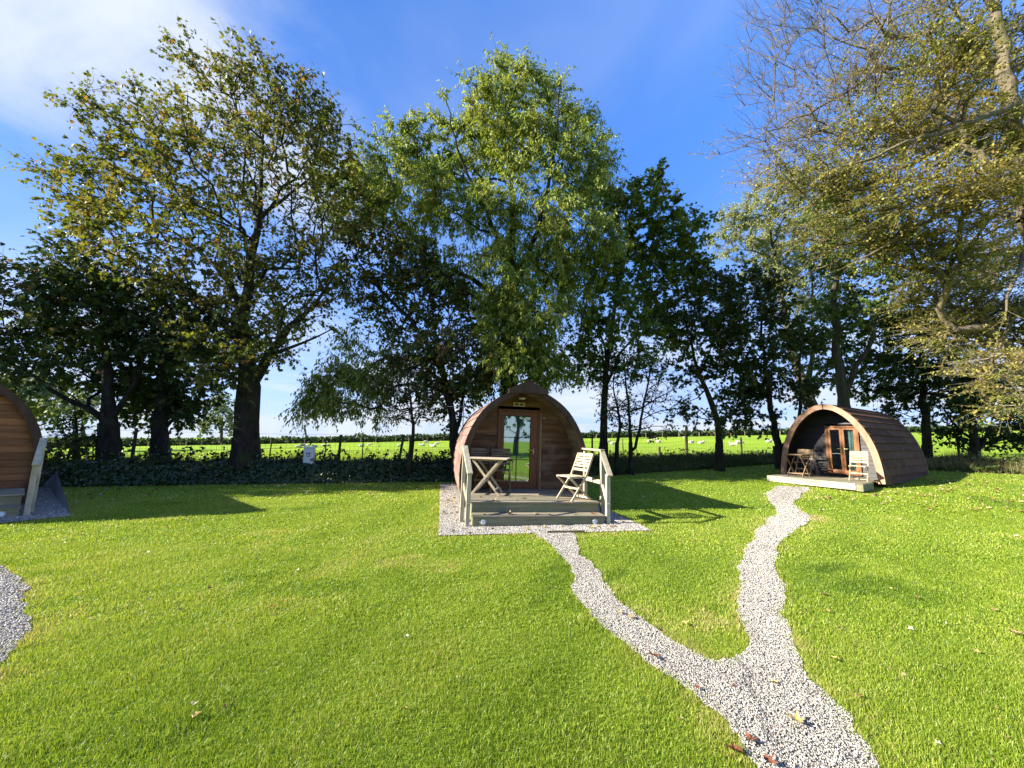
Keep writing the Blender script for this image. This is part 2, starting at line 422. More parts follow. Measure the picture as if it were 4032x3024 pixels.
PK = [(-9.2, 5.3), (-7.6, 5.05), (-6.6, 4.8), (-5.76, 4.61), (-5.22, 4.35), (-4.78, 4.06), (-4.1, 3.5), (-3.8, 3.28), (-3.53, 3.02), (-3.35, 2.8), (-3.19, 2.57), (-3.6, 1.6), (-5.2, 1.4), (-5.6, 3.0), (-6.9, 4.0), (-9.3, 4.4)]
rgp = np.random.default_rng(11)
def rough_edge(poly, closed=False, step=.07, amp=.034):
    out = []
    p = [np.array(q, float) for q in poly]
    m = len(p)
    def P(i): return p[i % m] if closed else p[min(max(i, 0), m - 1)]
    for i in range(m if closed else m - 1):
        a, b, c, d = P(i - 1), P(i), P(i + 1), P(i + 2)
        k = max(2, int(np.linalg.norm(c - b) / step))
        for j in range(k):
            t = j / k
            q = .5 * ((2 * b) + (c - a) * t + (2 * a - 5 * b + 4 * c - d) * t * t + (3 * b - a - 3 * c + d) * t ** 3)
            out.append(q + rgp.normal(0, amp * .45, 2) + amp * np.array([math.sin(q[1] * 5.3 + q[0]), math.sin(q[0] * 6.1)]) * .6)
    if not closed: out.append(p[-1])
    return np.array(out)
path_main = np.concatenate([rough_edge(PL), rough_edge(PN[::-1]), rough_edge(PM[::-1])])
path_side = rough_edge(PK, True)
def pad_poly(F, u0, u1, v0, v1): return np.array([F.w(u, v)[:2] for u, v in ((u0, v0), (u1, v0), (u1, v1), (u0, v1))])
pad1 = pad_poly(F1, -1.78, 1.86, -.52, 5.9)
pad3 = pad_poly(F3, -1.8, 1.8, -.55, 5.6)
deck2 = pad_poly(F2, -1.3, 1.6, -1.62, 4.8)
def inside(poly, x, y):
    r = np.zeros(x.shape, bool); n = len(poly); j = n - 1
    for i in range(n):
        xi, yi = poly[i]; xj, yj = poly[j]
        c = ((yi > y) != (yj > y)) & (x < (xj - xi) * (y - yi) / ((yj - yi) + 1e-12) + xi)
        r ^= c; j = i
    return r
def edge_dist(poly, x, y):
    best = np.full(x.shape, 1e9); n = len(poly)
    for i in range(n):
        a, b = poly[i], poly[(i + 1) % n]; d = b - a; L2 = d @ d + 1e-12
        t = np.clip(((x - a[0]) * d[0] + (y - a[1]) * d[1]) / L2, 0, 1)
        best = np.minimum(best, np.hypot(x - a[0] - t * d[0], y - a[1] - t * d[1]))
    return best

def gravel_mat():
    m, nt, nd, lk = mat('limestone_gravel')
    v = coords(nt)
    vo = nd.new('ShaderNodeTexVoronoi'); vo.inputs['Scale'].default_value = 95; lk.new(v, vo.inputs['Vector'])
    sp = nd.new('ShaderNodeSeparateColor'); lk.new(vo.outputs['Color'], sp.inputs[0])
    c = ramp(nt, sp.outputs[0], [(0, (.24, .225, .20)), (.3, (.34, .315, .275)), (.7, (.43, .405, .355)), (1, (.52, .49, .43))])
    c = mixc(nt, c, (.06, .055, .05), ramp(nt, vo.outputs['Distance'], [(.42, (0, 0, 0)), (.75, (.9, .9, .9))]))
    n2 = noise(nt, v, 1.6, 4)
    c = mixc(nt, c, (.28, .24, .17), ramp(nt, n2, [(.55, (0, 0, 0)), (.8, (.5, .5, .5))]))
    finish(nt, c, .9, bump(nt, vo.outputs['Distance'], .9, -.02), .1); return m
M['gravel'] = gravel_mat()
def sheet(name, poly, lift, grid=.3):
    x0, y0 = poly.min(0); x1, y1 = poly.max(0)
    X, Y = np.meshgrid(np.arange(x0, x1, grid), np.arange(y0, y1, grid)); X, Y = X.ravel(), Y.ravel()
    k = inside(poly, X, Y) & (edge_dist(poly, X, Y) > .06)
    pts = [Vector(p) for p in poly] + [Vector((a, b)) for a, b in zip(X[k], Y[k])]
    n = len(poly)
    vs_, es_, fs_, *_ = delaunay_2d_cdt(pts, [(i, (i + 1) % n) for i in range(n)], [], 1, 1e-5)
    V = np.array([(v.x, v.y, 0) for v in vs_]); V[:, 2] = ground_z(V[:, 0], V[:, 1]) + lift
    o = mesh_obj(name, raw_mesh(name, V, [np.array([f for f in fs_ if len(f) == 3])], [M['gravel']])); o['kind'] = 'structure'; return o
sheet('path', path_main, .010)
sheet('path', path_side, .010)
sheet('gravel_pad', pad1, .016)
sheet('gravel_pad', pad3, .016)

def vnoise(x, y, f, seed):
    r = np.random.default_rng(seed).uniform(0, 6.28, (6, 3)); v = 0
    for i in range(6):
        a = r[i, 2]; v = v + np.sin((x * np.cos(a) + y * np.sin(a)) * f * (1 + .37 * i) + r[i, 0]) / (1 + .35 * i)
    return v / 3.2
# loose chippings: individually modelled stones over the sheets
def stones(rng, poly, n, r0, r1, holes=()):
    x0, y0 = poly.min(0); x1, y1 = poly.max(0)
    P = rng.uniform((x0, y0), (x1, y1), (n, 2)); k = inside(poly, P[:, 0], P[:, 1]) & (P[:, 1] > 1.7)
    for h in holes: k &= ~inside(h, P[:, 0], P[:, 1])
    # thin out with distance
    P = P[k]; d = np.hypot(P[:, 0], P[:, 1])
    k = rng.random(len(P)) < np.clip((3.4 / d) ** 1.3, .10, 1); P = P[k]; d = d[k]
    S = rng.uniform(r0, r1, len(P)) * np.clip((d / 3.2) ** .5, 1, 1.7)
    return P, S
oct_v = np.array([(1, 0, 0), (-1, 0, 0), (0, 1, 0), (0, -1, 0), (0, 0, 1), (0, 0, -1)], float)
oct_f = np.array([(0, 2, 4), (2, 1, 4), (1, 3, 4), (3, 0, 4), (2, 0, 5), (1, 2, 5), (3, 1, 5), (0, 3, 5)])
rs = np.random.default_rng(5)
body1 = pad_poly(F1, -1.2, 1.25, .02, 5.7)
PS = [stones(rs, path_main, 1500000, .0030, .0062), stones(rs, path_side, 330000, .0036, .007), stones(rs, pad1, 300000, .004, .008, [body1]), stones(rs, pad3, 100000, .005, .009)]
P = np.concatenate([a for a, b in PS]); S = np.concatenate([b for a, b in PS])
n = len(P)
jit = 1 + rs.normal(0, .28, (n, 6, 1)); sc = rs.uniform(.6, 1.35, (n, 1, 3)) * np.array([1, 1, .75])
th = rs.uniform(0, 2 * np.pi, n); tl = rs.normal(0, .5, n)
V = oct_v[None] * jit * sc * S[:, None, None]
c, s_ = np.cos(tl)[:, None], np.sin(tl)[:, None]; V = np.stack([V[..., 0] * c - V[..., 2] * s_, V[..., 1], V[..., 0] * s_ + V[..., 2] * c], -1)
c, s_ = np.cos(th)[:, None], np.sin(th)[:, None]; V = np.stack([V[..., 0] * c - V[..., 1] * s_, V[..., 0] * s_ + V[..., 1] * c, V[..., 2]], -1)
V += np.stack([P[:, 0], P[:, 1], ground_z(P[:, 0], P[:, 1]) + .016 + S * .15], -1)[:, None]
Fc = (oct_f[None] + (np.arange(n) * 6)[:, None, None]).reshape(-1, 3)
m, nt, nd, lk = mat('limestone_chippings')
c = ramp(nt, attr(nt), [(0, (.16, .15, .145)), (.12, (.28, .26, .235)), (.4, (.38, .355, .31)), (.75, (.47, .44, .39)), (.97, (.60, .57, .51)), (1, (.32, .23, .16))])
finish(nt, c, .85, None, .15); M['stone'] = m
stone_t = rs.random(n) ** .9
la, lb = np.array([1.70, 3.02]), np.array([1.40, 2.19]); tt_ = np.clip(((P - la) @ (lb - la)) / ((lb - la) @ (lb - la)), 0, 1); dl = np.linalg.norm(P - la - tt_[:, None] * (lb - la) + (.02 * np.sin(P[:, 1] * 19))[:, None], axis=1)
stone_t = np.where((dl < .03) & (rs.random(n) < .6), stone_t * .12, stone_t)      # a groove's shadow painted as a line of darkened stones
stone_t = np.clip(stone_t - .25 * np.clip(vnoise(P[:, 0], P[:, 1], 6, 15), 0, 1) * rs.random(n), 0, 1)
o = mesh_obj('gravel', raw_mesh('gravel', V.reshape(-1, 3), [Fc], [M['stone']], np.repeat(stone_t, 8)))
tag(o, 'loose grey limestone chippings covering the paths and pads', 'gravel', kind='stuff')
print('stones', n)

# ------------------------------------------------------------------ lawn grass: every blade a small mesh strip
def blades(rng, x, y, L, W_, lean, z, bend=True):
    n = len(x); a = rng.uniform(0, 2 * np.pi, n); ld = rng.uniform(0, 2 * np.pi, n)
    ln = np.abs(rng.normal(lean, lean * .6, n)) * L
    wx, wy = np.cos(a) * W_ / 2, np.sin(a) * W_ / 2; dx, dy = np.cos(ld) * ln, np.sin(ld) * ln
    h = np.sqrt(np.maximum(L * L - ln * ln, (.25 * L) ** 2))
    if bend:
        V = np.empty((n, 5, 3))
        V[:, 0] = np.stack([x - wx, y - wy, z - .004], -1); V[:, 1] = np.stack([x + wx, y + wy, z - .004], -1)
        mx, my, mz = x + dx * .35, y + dy * .35, z + h * .62
        V[:, 2] = np.stack([mx + wx * .8, my + wy * .8, mz], -1); V[:, 3] = np.stack([mx - wx * .8, my - wy * .8, mz], -1)
        V[:, 4] = np.stack([x + dx, y + dy, z + h], -1)
        o = (np.arange(n) * 5)[:, None]
        return V.reshape(-1, 3), [np.array([[0, 1, 2, 3]]) + o, np.array([[3, 2, 4]]) + o], n
    V = np.empty((n, 3, 3))
    V[:, 0] = np.stack([x - wx, y - wy, z - .004], -1); V[:, 1] = np.stack([x + wx, y + wy, z - .004], -1); V[:, 2] = np.stack([x + dx, y + dy, z + h], -1)
    return V.reshape(-1, 3), [np.array([[0, 1, 2]]) + (np.arange(n) * 3)[:, None]], n
rg = np.random.default_rng(3)
solids = [path_main, path_side, pad1, pad3, deck2]
def lawn_points(n, y0, y1, half, x_off=0):
    x = rg.uniform(-1, 1, n) ; y = rg.uniform(y0, y1, n)
    x = x * (y * half + .6)
    k = bank_d(x, y) < .25
    x, y = x[k], y[k]
    dm = np.full(x.shape, 9.0); ins = np.zeros(x.shape, bool)
    for p in solids:
        near = (x > p[:, 0].min() - .3) & (x < p[:, 0].max() + .3) & (y > p[:, 1].min() - .3) & (y < p[:, 1].max() + .3)
        if not near.any(): continue
        i2 = np.zeros(x.shape, bool); i2[near] = inside(p, x[near], y[near]); ins |= i2
        d = np.full(x.shape, 9.0); d[near] = edge_dist(p, x[near], y[near]); dm = np.minimum(dm, np.where(i2, 9, d))
        # a few blades creep over the gravel edge
        ins &= ~(i2 & (d < .085) & (rg.random(x.shape) < .55 * np.clip(1 - d / .09, 0, 1))) if p is path_main or p is path_side else np.ones(x.shape, bool)
    k = ~ins
    return x[k], y[k], dm[k]
VS, FS, TT, off = [], [[], []], [], [0]
all_t4, all_t3 = [], []
for (cnt, y0, y1, L0, L1, wd, lean) in ((420000, 1.75, 3.4, .015, .036, .0028, .62), (350000, 3.4, 5.6, .015, .036, .0044, .66), (270000, 5.6, 9, .016, .036, .0085, .7), (180000, 9, 19, .024, .042, .019, .75)):
    x, y, dm = lawn_points(cnt, y0, y1, 1.46)
    cl = vnoise(x, y, 5.5, 1); ln_ = (L0 + (L1 - L0) * rg.random(len(x))) * (1 + .35 * cl + .3 * vnoise(x, y, 13, 91))
    # longer tufts where the mower misses along the gravel
    ln_ *= 1 + .5 * np.exp(-dm / .08)
    V, Fl, k = blades(rg, x, y, np.maximum(ln_, .014), wd * rg.uniform(.7, 1.3, len(x)), lean, lawn_z(x, y), True)
    dry = np.exp(-dm / .15) * 1.25 * rg.random(len(x)) * (.6 + .5 * vnoise(x, y, 4.5, 81))
    patch_ = sstep(vnoise(x, y, 1.9, 61) + .4 * vnoise(x, y, 6.5, 62), .42, .95); clover = sstep(vnoise(x, y, 1.4, 71) + .35 * vnoise(x, y, 7, 72), .45, .8)
    # mower swaths, worn lighter patches, a scuffed strip across the middle of the lawn
    swath = .5 + .5 * np.sin((x * .94 - y * .34) * 2.9 + .8 * vnoise(x, y, .6, 9))
    worn = np.exp(-((x + 1.9 + .15 * (y - 4)) / .45) ** 2) * sstep(y, 3.2, 4.2) * (1 - sstep(y, 5.6, 6.8))
    t = .46 + .12 * vnoise(x, y, 1.1, 2) + .11 * vnoise(x, y, 4.0, 4) + .05 * swath + rg.normal(0, .19, len(x)) + .14 * worn + .55 * dry + .08 * np.clip((-x) / 5, 0, 1) + .30 * patch_ - .26 * clover
    t = np.clip(t, 0, 1)
    b = off[0]; VS.append(V); FS[0].append(Fl[0] + b); FS[1].append(Fl[1] + b); all_t4.append(t); off[0] += len(V)
VG = np.concatenate(VS); tt = np.concatenate(all_t4)
m, nt, nd, lk = mat('grass_blades')
c = ramp(nt, attr(nt), [(0, (.06, .115, .012)), (.3, (.16, .255, .018)), (.5, (.255, .36, .028)), (.72, (.36, .43, .055)), (.9, (.46, .43, .13)), (1, (.50, .39, .20))])
b = nd.new('ShaderNodeBsdfPrincipled'); b.inputs['Roughness'].default_value = .42; b.inputs['Specular IOR Level'].default_value = .4; lk.new(c, b.inputs['Base Color'])
tr = nd.new('ShaderNodeBsdfTranslucent'); lk.new(mixc(nt, c, (1.15, 1.1, .6), 1.0, 'MULTIPLY'), tr.inputs['Color'])
mx = nd.new('ShaderNodeMixShader'); mx.inputs[0].default_value = .38; lk.new(b.outputs[0], mx.inputs[1]); lk.new(tr.outputs[0], mx.inputs[2])
oo = nd.new('ShaderNodeOutputMaterial'); lk.new(mx.outputs[0], oo.inputs[0]); M['blade'] = m
o = mesh_obj('lawn_grass', raw_mesh('lawn_grass', VG, [np.concatenate(FS[0]), np.concatenate(FS[1])], [m], np.concatenate([tt, tt])))
tag(o, 'short mown yellow-green grass of the lawn', 'grass', kind='stuff')
print('blades', len(tt))

# ------------------------------------------------------------------ leaf makers
LEAF = {
 'kite': (np.array([(0, 0), (.42, .42), (0, 1), (-.42, .42)]), [(0, 1, 2), (0, 2, 3)]),
 'oval': (np.array([(0, 0), (.36, .25), (.34, .65), (0, 1), (-.34, .65), (-.36, .25)]), [(0, 1, 2), (0, 2, 3), (0, 3, 4), (0, 4, 5)]),
 'lance': (np.array([(0, 0), (.17, .35), (0, 1), (-.17, .35)]), [(0, 1, 2), (0, 2, 3)]),
 'palm': (np.array([(0, 0), (.46, .14), (.24, .40), (.52, .72), (.14, .66), (0, 1.05), (-.14, .66), (-.52, .72), (-.24, .40), (-.46, .14)]), [(0, 1, 2), (0, 2, 3), (0, 3, 4), (0, 4, 5), (0, 5, 6), (0, 6, 7), (0, 7, 8), (0, 8, 9)]),
 'ivy': (np.array([(0, 0), (.45, .12), (.38, .5), (0, 1), (-.38, .5), (-.45, .12)]), [(0, 1, 2), (0, 2, 3), (0, 3, 4), (0, 4, 5)]),
}
def norm(a): return a / (np.linalg.norm(a, axis=-1, keepdims=True) + 1e-9)
def leaf_arrays(P, A, Nn, S, kind, fold=.25, curl=0.0):
    T, tris = LEAF[kind]; n = len(P)
    A = norm(A); B = norm(np.cross(A, Nn)); Nn = np.cross(B, A)
    z = fold * np.abs(T[:, 0]) - curl * (T[:, 1] - .4) ** 2
    V = P[:, None] + S[:, None, None] * (A[:, None] * T[None, :, 1, None] + B[:, None] * T[None, :, 0, None] + Nn[:, None] * z[None, :, None])
    F = (np.array(tris)[None] + (np.arange(n) * len(T))[:, None, None]).reshape(-1, 3)
    return V.reshape(-1, 3), F, len(tris)
def rand_dir(rng, n): return norm(rng.normal(0, 1, (n, 3)))
# ------------------------------------------------------------------ camping pods
PROF = [(1.27, .10), (1.36, .40), (1.39, .75), (1.365, 1.10), (1.30, 1.42), (1.17, 1.76), (.98, 2.07), (.74, 2.31), (.46, 2.485), (.20, 2.60), (0, 2.66)]
PROF2 = [(1.40, .13), (1.385, .38), (1.345, .75), (1.27, 1.15), (1.15, 1.52), (.98, 1.88), (.76, 2.20), (.50, 2.45), (.24, 2.60), (0, 2.66)]
def resample(pr, n):
    p = np.array(pr, float); q = [p[0]]
    P4 = np.vstack([2 * p[0] - p[1], p, 2 * p[-1] - p[-2]]); pts = []
    for i in range(1, len(P4) - 2):
        a, b, c, d = P4[i - 1], P4[i], P4[i + 1], P4[i + 2]
        for t in np.linspace(0, 1, 12, endpoint=False):
            pts.append(.5 * (2 * b + (c - a) * t + (2 * a - 5 * b + 4 * c - d) * t * t + (3 * b - a - 3 * c + d) * t ** 3))
    pts.append(p[-1]); pts = np.array(pts)
    s = np.r_[0, np.cumsum(np.linalg.norm(np.diff(pts, axis=0), axis=1))]
    t = np.linspace(0, s[-1], n + 1)
    return np.stack([np.interp(t, s, pts[:, 0]), np.interp(t, s, pts[:, 1])], -1)
def offset(pr, d):
    """move the half outline outwards by d (towards its outside), keeping the apex on the axis"""
    p = np.array(pr, float); g = np.gradient(p, axis=0); nrm = np.stack([g[:, 1], -g[:, 0]], -1); nrm /= np.linalg.norm(nrm, axis=1)[:, None]
    q = p + nrm * d; q[-1, 0] = 0; q[-1, 1] = p[-1, 1] + d * 1.1; return q
def half_w(pr, z):
    p = np.array(pr); return float(np.interp(z, p[:, 1], p[:, 0])) if z <= p[-1, 1] else 0.0

def make_pod(F, label, prof, L, rec, shell_m, fascia_m, wall_m, lining_m, courses, tile, v0, fas_w, style, lap=.034):
    """F local frame; v0 where the arched front stands; L length; rec depth of the recessed porch"""
    pod = empty('camping_pod', label, 'camping pod', tuple(F.o), F.yaw, 'wooden camping pods', F.tilt)
    C = resample(prof, courses); NN = offset(C, 1) - C
    sh = MB()
    for sgn in (1, -1):
        for i in range(courses):
            a, b = C[i], C[i + 1]; na, nb = NN[i] / np.linalg.norm(NN[i]), NN[i + 1] / np.linalg.norm(NN[i + 1])
            if i == courses - 1: nb = np.array([0, 1.0])
            lo, up = a + na * lap - (b - a) * .12, b + nb * .012
            li, ui = a - na * .004 - (b - a) * .12, b - nb * .016
            v = v0 + .03; k = 0; first = tile * (.5 if i % 2 else 1.0)
            while v < v0 + L - .01:
                e = min(v + (first if k == 0 else tile), v0 + L)
                jz = random.uniform(-.002, .002)
                sh.prism([(sgn * q[0], q[1] + jz) for q in (li, lo, up, ui)], 'y', v, e - .004, random.random())
                v = e; k += 1
    # ridge capping
    top = C[-1]
    sh.prism([(-.16, top[1] - .045), (0, top[1] + .035), (.16, top[1] - .045), (.15, top[1] - .07), (0, top[1] + .012), (-.15, top[1] - .07)], 'y', v0 + .02, v0 + L + .01, .5)
    sh.build('shell', shell_m, pod)
    # inner lining boards, seen inside the porch
    ln = MB(); LN = resample(offset(C, -.03), 22); LI = offset(LN, -.022)
    for sgn in (1, -1):
        for i in range(22):
            ln.prism([(sgn * LN[i][0], LN[i][1]), (sgn * LN[i + 1][0], LN[i + 1][1] - .004), (sgn * LI[i + 1][0], LI[i + 1][1] - .006), (sgn * LI[i][0], LI[i][1])], 'y', v0 + .035, v0 + L - .06, random.random())
    ln.build('lining', lining_m, pod)
    # arched fascia in jointed lengths
    fa = MB(); o = resample(offset(C, .03), 24); i_ = resample(offset(C, .03 - fas_w), 24)
    for sgn in (1, -1):
        for k in range(24):
            fa.prism([(sgn * o[k][0], o[k][1]), (sgn * o[k + 1][0], o[k + 1][1]), (sgn * i_[k + 1][0], i_[k + 1][1]), (sgn * i_[k][0], i_[k][1])], 'y', v0 - .035 - (.004 if k > 14 else 0), v0 + .03, [.35, .6, .45, .55][(k // 8) + (sgn > 0)])
    fo = fa.build('fascia', fascia_m, pod)
    if style == 'cap':
        cp = MB(); cp.prism([(-.44, top[1] - .15), (-.44, top[1] - .05), (0, top[1] + .15), (.44, top[1] - .05), (.44, top[1] - .15), (0, top[1] - .125)], 'y', v0 - .095, v0 - .041, .5)
        cp.build('apex_board', fascia_m, pod)
    else:
        cp = MB(); cp.box((0, v0 - .043, top[1] - .062), (.022, .012, fas_w)); cp.build('joint_cover', M['fascia'], pod)
    # rear arch and wall
    bk = MB(); bo = resample(offset(C, .05), 16); bi = resample(offset(C, -.06), 16)
    for sgn in (1, -1):
        for k in range(16): bk.prism([(sgn * bo[k][0], bo[k][1]), (sgn * bo[k + 1][0], bo[k + 1][1]), (sgn * bi[k + 1][0], bi[k + 1][1]), (sgn * bi[k][0], bi[k][1])], 'y', v0 + L, v0 + L + .045, .5)
    bk.build('rear_arch', fascia_m, pod)
    rw = MB(); q = [tuple(p) for p in C] ; rw.prism(q + [(-a, b) for a, b in q[::-1][1:]], 'y', v0 + L - .05, v0 + L - .01); rw.build('rear_wall', wall_m, pod)
    # recessed front wall of lapped boards with the door opening left out
    fw = MB(); vy = v0 + rec; inner = offset(C, -.05)
    if style == 'cap': d0, d1, dz0, dz1 = -.54, .47, .36, 2.21
    else: d0, d1, dz0, dz1 = -.25, .68, .27, 1.95
    z = .12; bh = .135
    while z < inner[-1][1] - .02:
        zt = min(z + bh - .003, inner[-1][1] - .01); w0, w1 = half_w(inner, max(z, inner[0][1])), half_w(inner, zt)
        spans = [(-9, 9)] if zt < dz0 or z > dz1 else [(-9, d0), (d1, 9)]
        for a, b in spans:
            xa0, xb0, xa1, xb1 = max(a, -w0), min(b, w0), max(a, -w1), min(b, w1)
            if xb0 - xa0 < .03: continue
            if xb1 < xa1: xa1 = xb1 = (xa0 + xb0) / 2
            t = random.random(); j = random.uniform(-.003, .003)
            fw.add([(xa0, vy - .022 + j, z), (xb0, vy - .022 + j, z), (xb1, vy - .004 + j, zt), (xa1, vy - .004 + j, zt), (xa0, vy + .03, z), (xb0, vy + .03, z), (xb1, vy + .03, zt), (xa1, vy + .03, zt)],
                   [(0, 1, 2, 3), (5, 4, 7, 6), (0, 4, 5, 1), (3, 2, 6, 7), (0, 3, 7, 4), (1, 5, 6, 2)], t)
        z += bh
    fw.build('front_wall', wall_m, pod)
    fl = MB(); fl.bbox((-1.2, v0 + .06, .06), (1.2, v0 + L - .1, .13 if style != 'cap' else .26)); fl.build('floor', M['underfloor'], pod)
    return pod

def door_main(pod, vy, door_m, full=True):
    """single glazed timber door with glazing bars: three rows of two panes"""
    d0, d1, z0, z1 = -.54, .47, .36, 2.21
    d = MB(); y = vy
    for a, b in (((d0, z0), (d0 + .09, z1)), ((d1 - .05, z0), (d1, z1)), ((d0 + .09, z1 - .05), (d1 - .05, z1))): d.bbox((a[0], y - .06, a[1]), (b[0], y + .03, b[1]), .3)
    fr = d.build('door_frame', door_m, pod)
    g0, g1, h0, h1 = -.40, .25, .53, 2.06
    lf = MB()
    for a, b in (((d0 + .095, z0 + .02), (g0, z1 - .055)), ((g1, z0 + .02), (d1 - .055, z1 - .055)), ((g0, z0 + .02), (g1, h0)), ((g0, h1), (g1, z1 - .055))): lf.bbox((a[0], y - .045, a[1]), (b[0], y + .012, b[1]), .55)
    door = lf.build('door', door_m, pod)
    gl = MB(); gl.bbox((g0, y - .018, h0), (g1, y - .012, h1)); gl.build('pane', M['glass'], door)
    br = MB(); gm = (g0 + g1) / 2
    br.bbox((gm - .010, y - .026, h0), (gm + .010, y - .0185, h1))
    for k in (1, 2):
        zz_ = h0 + (h1 - h0) * k / 3
        br.bbox((g0, y - .028, zz_ - .009), (g1, y - .019, zz_ + .009))
    for a, b in (((g0, h0), (g0 + .012, h1)), ((g1 - .012, h0), (g1, h1)), ((g0, h0), (g1, h0 + .012)), ((g0, h1 - .012), (g1, h1))): br.bbox((a[0], y - .030, a[1]), (b[0], y - .0275, b[1]))
    br.build('glazing_bars', M['black_trim'], door)
    cu = MB(); k = 40
    xs = np.linspace(g0 - .03, g1 - .04, k)
    V = [(x, y + .06 + .018 * math.sin(i * 1.05), zz_) for i, x in enumerate(xs) for zz_ in (h0 - .05, h1 + .05)]
    cu.add(V, [(2 * i, 2 * i + 2, 2 * i + 3, 2 * i + 1) for i in range(k - 1)]); co = cu.build('curtain', M['curtain'], door); sd = co.modifiers.new('thickness', 'SOLIDIFY'); sd.thickness = .004
    hb = MB(); hx = .325
    hb.bbox((hx - .014, y - .055, 1.10), (hx + .014, y - .0455, 1.37)); hb.tube([(hx, y - .055, 1.26), (hx, y - .10, 1.26)], .009); hb.tube([(hx + .01, y - .095, 1.26), (hx - .12, y - .095, 1.262)], .009)
    hb.build('handle', M['brass'], door, True)
    st = MB(); st.bbox((g1 - .135, y - .0272, h1 - .085), (g1 - .005, y - .0262, h1 - .02), .5); so_ = st.build('sticker', M['white'], door)
    trm = MB(); trm.bbox((d1 + .002, y - .05, z0), (d1 + .045, y - .012, z1 - .06), .9); trm.build('door_trim', M['lining'], pod)
    ve = MB(); ve.bbox((-.19, y - .060, 2.285), (.08, y - .025, 2.375), .5, 0)
    ve.bbox((-.165, y - .0615, 2.305), (-.065, y - .0605, 2.355), .5, 1); ve.bbox((-.045, y - .0615, 2.305), (.055, y - .0605, 2.355), .5, 1)
    ve.build('air_vent', [M['cream'], M['vent_slot']], pod)
    lm = MB(); lm.tube([(-.02, y - .22, 2.475), (-.02, y - .22, 2.44)], [.085, .07], 20); lm.build('porch_lamp', M['lens'], pod, True)
    scw = MB(); scw.tube([(.57, y - .02, 2.03), (.57, y - .035, 2.03)], .012, 8); scw.build('hook', M['white'], pod)

# --- the pod in the middle
ARCH = 1.35
p1 = make_pod(F1, 'brown felt-tiled arched pod in the middle of the lawn with one glazed door and handrails', PROF, 4.3, .74, M['shingle'], M['fascia'], M['boards'], M['lining'], 15, .95, ARCH, .125, 'cap')
door_main(p1, ARCH + .74, M['door'])
# --- the pod cut by the frame on the left
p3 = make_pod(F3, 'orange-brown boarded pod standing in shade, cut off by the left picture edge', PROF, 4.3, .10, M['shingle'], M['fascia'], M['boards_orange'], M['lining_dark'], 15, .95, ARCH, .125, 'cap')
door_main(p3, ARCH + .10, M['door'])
# --- the pod on the right
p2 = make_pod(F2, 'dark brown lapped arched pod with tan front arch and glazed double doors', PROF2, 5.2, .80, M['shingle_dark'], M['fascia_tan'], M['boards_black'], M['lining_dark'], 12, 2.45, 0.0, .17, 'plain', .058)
q = MB(); q.bbox((-1.3, .35, -.25), (1.3, 5.1, .14)); q.build('plinth', M['underfloor'], p2)  # inset base, coloured near black to stand in for shadow under the shell
def door_double(pod, vy):
    d0, d1, z0, z1 = -.25, .68, .27, 1.95; y = vy
    d = MB()
    for a, b in (((d0, z0), (d0 + .075, z1)), ((d1 - .075, z0), (d1, z1)), ((d0 + .075, z1 - .06), (d1 - .075, z1)), ((d0 + .075, z0), (d1 - .075, z0 + .06))): d.bbox((a[0], y - .07, a[1]), (b[0], y + .03, b[1]), .4)
    d.build('door_frame', M['door_gold'], pod)
    mid = (d0 + d1) / 2
    for a, b in ((d0 + .08, mid - .003), (mid + .003, d1 - .08)):
        lf = MB(); st = .062; zb, zt = z0 + .065, z1 - .065
        for p, q in (((a, zb), (a + st, zt)), ((b - st, zb), (b, zt)), ((a + st, zb), (b - st, zb + .09)), ((a + st, zt - .07), (b - st, zt))): lf.bbox((p[0], y - .05, p[1]), (q[0], y + .005, q[1]), .7)
        dr = lf.build('door', M['door_gold'], pod)
        g = MB(); g.bbox((a + st, y - .02, zb + .09), (b - st, y - .014, zt - .07)); g.build('pane', M['glass_dark'], dr)
        h = MB(); hx = mid - .045 if a < mid - .1 else mid + .045
        h.bbox((hx - .011, y - .058, 1.02), (hx + .011, y - .0505, 1.24)); h.tube([(hx, y - .058, 1.15), (hx, y - .09, 1.15), (hx + (.09 if hx > mid else -.09), y - .092, 1.15)], .008); h.build('handle', M['brass'], dr)
    cu = MB(); k = 16; xs = np.linspace(.37, .57, k)
    V = [(x, y + .06 + .02 * math.sin(i * 1.3), zz_) for i, x in enumerate(xs) for zz_ in (z0 + .1, z1 - .08)]
    cu.add(V, [(2 * i, 2 * i + 2, 2 * i + 3, 2 * i + 1) for i in range(k - 1)]); co = cu.build('curtain', M['curtain_white'], pod); sd = co.modifiers.new('thickness', 'SOLIDIFY'); sd.thickness = .004
door_double(p2, .80)

